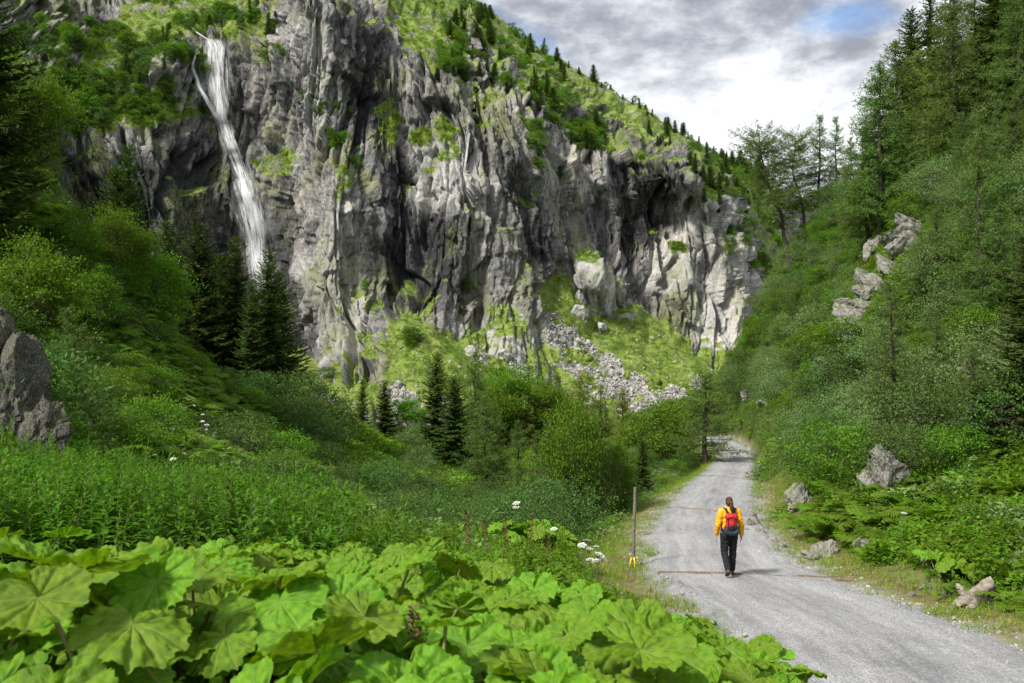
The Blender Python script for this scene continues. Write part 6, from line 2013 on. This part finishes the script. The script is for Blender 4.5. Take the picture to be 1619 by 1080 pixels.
class Blob:
    """overlapping ellipsoids strung along bones, fused to one skin"""
    def __init__(self):
        self.V, self.F, self.n = [], [], 0

    def ball(self, c, r):
        self.V.append(ICOV * np.asarray(r, float) + np.asarray(c, float)); self.F.append(ICOF + self.n); self.n += len(ICOV)

    def bone(self, a, b, ra, rb, step=0.35, squash=(1, 1, 1)):
        a, b = np.asarray(a, float), np.asarray(b, float)
        L = np.linalg.norm(b - a)
        k = max(2, int(L / (min(ra, rb) * step)) + 1)
        for s in np.linspace(0, 1, k):
            r = ra + (rb - ra) * s
            self.ball(a + (b - a) * s, np.array(squash) * r)

    def chain(self, pts, radii, squash=(1, 1, 1)):
        for i in range(len(pts) - 1):
            self.bone(pts[i], pts[i + 1], radii[i], radii[i + 1], squash=squash)

    def skin(self, name, mat, voxel, it=4, crease=0.0, seed=0, fac=0.5):
        me_ = mesh_from(name, np.concatenate(self.V), np.concatenate(self.F))
        o = bpy.data.objects.new(name, me_); COL.objects.link(o)
        md = o.modifiers.new('r', 'REMESH'); md.mode = 'VOXEL'; md.voxel_size = voxel
        md = o.modifiers.new('s', 'SMOOTH'); md.iterations = it; md.factor = fac
        dg = bpy.context.evaluated_depsgraph_get()
        out = bpy.data.meshes.new_from_object(o.evaluated_get(dg))
        out.name = name
        bpy.data.objects.remove(o); bpy.data.meshes.remove(me_)
        if crease:
            n = len(out.vertices)
            co = np.empty(n * 3); out.vertices.foreach_get('co', co); co = co.reshape(-1, 3)
            nn = np.empty(n * 3); out.vertices.foreach_get('normal', nn); nn = nn.reshape(-1, 3)
            co += nn * (crease * (ridged(co * np.array([7, 7, 13.0]), 2, seed=seed) - 0.5))[:, None]
            out.vertices.foreach_set('co', co.ravel().astype(np.float32))
        out.materials.clear(); out.materials.append(mat)
        out.polygons.foreach_set('use_smooth', np.ones(len(out.polygons), bool))
        out.update()
        return out


# joints; she walks away (+y ahead), x to her right; her left foot trails with the heel up
HIP = {-1: (-0.085, 0, 0.90), 1: (0.085, 0, 0.90)}
KNEE = {-1: (-0.105, 0.02, 0.50), 1: (0.10, 0.13, 0.51)}
ANK = {-1: (-0.075, -0.22, 0.165), 1: (0.085, 0.13, 0.085)}
TOE = {-1: (-0.08, -0.13, 0.035), 1: (0.10, 0.30, 0.03)}
SHO = {-1: (-0.175, 0.0, 1.385), 1: (0.175, 0.0, 1.385)}
ELB = {-1: (-0.255, -0.02, 1.10), 1: (0.255, -0.03, 1.10)}
WRI = {-1: (-0.265, 0.07, 0.87), 1: (0.275, 0.05, 0.87)}
b = Blob()
b.ball((0, 0.035, 1.60), (0.074, 0.092, 0.112)); b.ball((0, 0.075, 1.555), (0.055, 0.055, 0.062))       # head and jaw
b.ball((0, 0.128, 1.585), (0.014, 0.022, 0.018)); b.ball((0, 0.115, 1.61), (0.012, 0.02, 0.02))         # nose
b.ball((-0.076, 0.03, 1.592), (0.012, 0.022, 0.032)); b.ball((0.076, 0.03, 1.592), (0.012, 0.022, 0.032))  # ears
b.bone((0, 0.02, 1.40), (0, 0.03, 1.52), 0.055, 0.050)
b.ball((0, 0, 1.30), (0.16, 0.10, 0.13)); b.ball((0, 0, 1.14), (0.13, 0.09, 0.14)); b.ball((0, 0, 0.97), (0.16, 0.11, 0.12))
for s in (-1, 1):
    b.chain([HIP[s], KNEE[s], ANK[s]], [0.085, 0.055, 0.036]); b.bone(ANK[s], TOE[s], 0.034, 0.026)
    b.chain([SHO[s], ELB[s], WRI[s]], [0.055, 0.040, 0.026])
    w = np.array(WRI[s])
    palm = w + np.array([0.004 * s, 0.022, -0.075])
    b.bone(w, palm, 0.025, 0.028, 0.3, (0.55, 1.25, 1))
    for j, (dy, L) in enumerate([(-0.030, 0.062), (-0.010, 0.074), (0.011, 0.078), (0.031, 0.070)]):
        k0 = palm + np.array([0, dy, -0.012]); k1 = k0 + np.array([-0.006 * s, 0.004, -L * 0.5]); k2 = k1 + np.array([-0.020 * s, 0.006, -L * 0.42])
        b.chain([k0, k1, k2], [0.0092, 0.0085, 0.0068])
    t0 = w + np.array([-0.006 * s, 0.036, -0.035]); t1 = t0 + np.array([-0.012 * s, 0.030, -0.030]); t2 = t1 + np.array([-0.010 * s, 0.010, -0.028])
    b.chain([t0, t1, t2], [0.012, 0.0098, 0.008])
body_me = b.skin('body', M_SKIN, 0.0068, 3)

PZ = float(path_top(4.81, 18.9)[0]) + 0.012
hik = thing('person', 'hiker in yellow jacket and black trousers walking away down the path', 'person', (4.81, 18.9, PZ), -0.06, 1.0)
body = link('body', body_me, hik)
for s in (-1, 1):
    gm = Geo(); gm.add(ICOV * np.array([0.011, 0.007, 0.007]) + np.array([0.030 * s, 0.118, 1.605]), ICOF)
    link('eye', gm.mesh('eye', [M_EYE], True), body)
gm = Geo(); gm.add(ICOV * np.array([0.024, 0.008, 0.008]) + np.array([0, 0.122, 1.548]), ICOF)
link('mouth', gm.mesh('mouth', [M_LIP], True), body)

j = Blob()
j.ball((0, 0.0, 1.315), (0.195, 0.125, 0.125)); j.ball((0, 0, 1.19), (0.175, 0.12, 0.15)); j.ball((0, 0, 1.05), (0.178, 0.125, 0.14)); j.ball((0, 0, 0.945), (0.188, 0.135, 0.085))
for s in (-1, 1):
    j.bone((0.06 * s, 0, 1.41), SHO[s], 0.075, 0.083)
    j.chain([SHO[s], ELB[s], tuple(np.array(WRI[s]) + np.array([0, -0.004, 0.02]))], [0.083, 0.066, 0.050])
# the hood lies bunched round the neck
for a in np.linspace(0, 6.28, 22):
    j.ball((0.085 * math.cos(a), 0.01 + 0.085 * math.sin(a), 1.455 - 0.02 * math.sin(a)), (0.040, 0.040, 0.045))
for x_ in (-0.06, -0.02, 0.02, 0.06):
    j.ball((x_, -0.095 + abs(x_) * 0.3, 1.40), (0.05, 0.045, 0.065))
link('jacket', j.skin('jacket', M_JACKET, 0.011, 2, 0.009, 3), hik)
t = Blob()
t.ball((0, 0, 0.93), (0.165, 0.125, 0.09))
for s in (-1, 1):
    a_ = np.array(ANK[s]); up_ = unit(np.array(KNEE[s]) - a_)
    t.chain([(0.09 * s, -0.005, 0.89), KNEE[s], tuple(a_ + up_ * 0.02)], [0.107, 0.080, 0.066])
    t.ball((0.085 * s, -0.045, 0.87), (0.095, 0.09, 0.095))
link('trousers', t.skin('trousers', M_TROUS, 0.011, 2, 0.015, 5), hik)
for s in (-1, 1):
    sh = Blob()
    A_, T_ = np.array(ANK[s]), np.array(TOE[s])
    heel = A_ + (np.array([0, -0.045, -0.06]) if s == 1 else np.array([0, -0.065, -0.025]))
    sh.bone(A_ + [0, 0, 0.01], A_, 0.047, 0.048)
    sh.chain([heel, (heel + T_) / 2 + [0, 0, 0.01], T_ + [0, 0, 0.008]], [0.043, 0.046, 0.036], (1.0, 1.0, 0.85))
    sh_o = link('shoe', sh.skin('shoe', M_SHOE, 0.008, 3), hik)
    so = Blob()
    dn = np.array([0, 0, -0.040]) if s == 1 else np.array([0, -0.034, -0.026])
    so.chain([heel + dn * 0.9, (heel + T_) / 2 + dn * 0.95, T_ + [0, 0.02, -0.022]], [0.040, 0.043, 0.040], (1.05, 1.15, 0.42) if s == 1 else (1.05, 0.75, 0.75))
    link('sole', so.skin('sole', M_SOLE, 0.008, 2), sh_o)
h = Blob()
h.ball((0, 0.018, 1.628), (0.084, 0.098, 0.095)); h.ball((0, -0.02, 1.59), (0.080, 0.072, 0.085)); h.ball((0, -0.035, 1.545), (0.062, 0.045, 0.05))
hair = link('hair', h.skin('hair', M_HAIR, 0.008, 3, 0.004, 8), hik)
pt = Blob()
pt.chain([(0.008, -0.085, 1.635), (0.018, -0.135, 1.60), (0.026, -0.150, 1.52), (0.036, -0.150, 1.44), (0.046, -0.145, 1.37)], [0.030, 0.040, 0.046, 0.038, 0.014])
link('ponytail', pt.skin('ponytail', M_HAIR, 0.008, 2, 0.008, 9), hik)

# backpack: worn on her back, a thing of its own
bp_ = thing('backpack', 'red hiking backpack with dark petrol bottom on the hiker\'s back', 'backpack', (4.81, 18.9, PZ), -0.06)
k = Blob(); k.ball((0.005, -0.215, 1.13), (0.128, 0.10, 0.15)); k.ball((0.005, -0.205, 1.25), (0.125, 0.085, 0.12)); k.ball((0.005, -0.20, 1.05), (0.125, 0.095, 0.1))
pb = link('pack_body', k.skin('pack_body', M_RED, 0.010, 4, 0.008, 2), bp_)
k = Blob()
for x_ in np.linspace(-0.08, 0.09, 7):
    k.ball((x_, -0.215, 1.335 - 2.0 * (x_ - 0.005) ** 2), (0.05, 0.088, 0.062))
link('lid', k.skin('lid', M_RED, 0.010, 4, 0.008, 4), bp_)
k = Blob()
for x_ in np.linspace(-0.115, 0.125, 9):
    k.ball((x_, -0.205, 0.975 + 2.2 * (x_ - 0.005) ** 2), (0.048, 0.118, 0.075))
link('base', k.skin('base', M_NAVY, 0.010, 4, 0.006, 6), bp_)
k = Blob(); k.ball((0.005, -0.29, 1.09), (0.075, 0.035, 0.085)); k.ball((0.005, -0.285, 1.13), (0.07, 0.035, 0.05))
link('pocket', k.skin('pocket', M_BLACK, 0.009, 3), bp_)
for s in (-1, 1):
    k = Blob(); k.ball((0.005 + 0.122 * s, -0.20, 1.05), (0.032, 0.07, 0.10))
    link('side_pocket', k.skin('side_pocket', M_NAVY, 0.009, 3), bp_)
    gm = Geo()
    P = np.array([(0.075 * s, -0.16, 1.40), (0.095 * s, -0.09, 1.465), (0.115 * s, 0.0, 1.475), (0.12 * s, 0.10, 1.42), (0.125 * s, 0.15, 1.30), (0.145 * s, 0.14, 1.16), (0.16 * s, 0.02, 1.04), (0.14 * s, -0.12, 1.0)])
    q = np.linspace(0, 7, 30); P = np.stack([np.interp(q, range(8), P[:, i]) for i in range(3)], 1)
    tt = unit(np.gradient(P, axis=0)); out = unit(P - np.array([0.02 * s, 0, 1.25])); wv = unit(np.cross(tt, out)) * 0.026
    V = np.concatenate([P - wv, P + wv, P + wv + out * 0.014, P - wv + out * 0.014])
    n_ = len(P)
    gm.add(V, [(a * n_ + i, a * n_ + i + 1, ((a + 1) % 4) * n_ + i + 1, ((a + 1) % 4) * n_ + i) for i in range(n_ - 1) for a in range(4)])
    link('shoulder_strap', gm.mesh('shoulder_strap', [M_BLACK], True), bp_)
    gm = Geo(); gm.tube(np.array([(0.005 + 0.085 * s, -0.285, 1.32), (0.005 + 0.092 * s, -0.305, 1.2), (0.005 + 0.085 * s, -0.30, 1.04), (0.005 + 0.06 * s, -0.31, 0.98)]), 0.007, 6)
    link('compression_strap', gm.mesh('compression_strap', [M_BLACK], True), bp_)
gm = Geo(); th = np.linspace(0, 6.283, 33)
V = np.concatenate([np.stack([0.192 * np.cos(th), 0.138 * np.sin(th), 0 * th + z_], 1) for z_ in (0.955, 1.005)])
gm.add(V, [(i, i + 1, i + 34, i + 33) for i in range(32)])
link('hip_belt', gm.mesh('hip_belt', [M_BLACK], True), bp_)
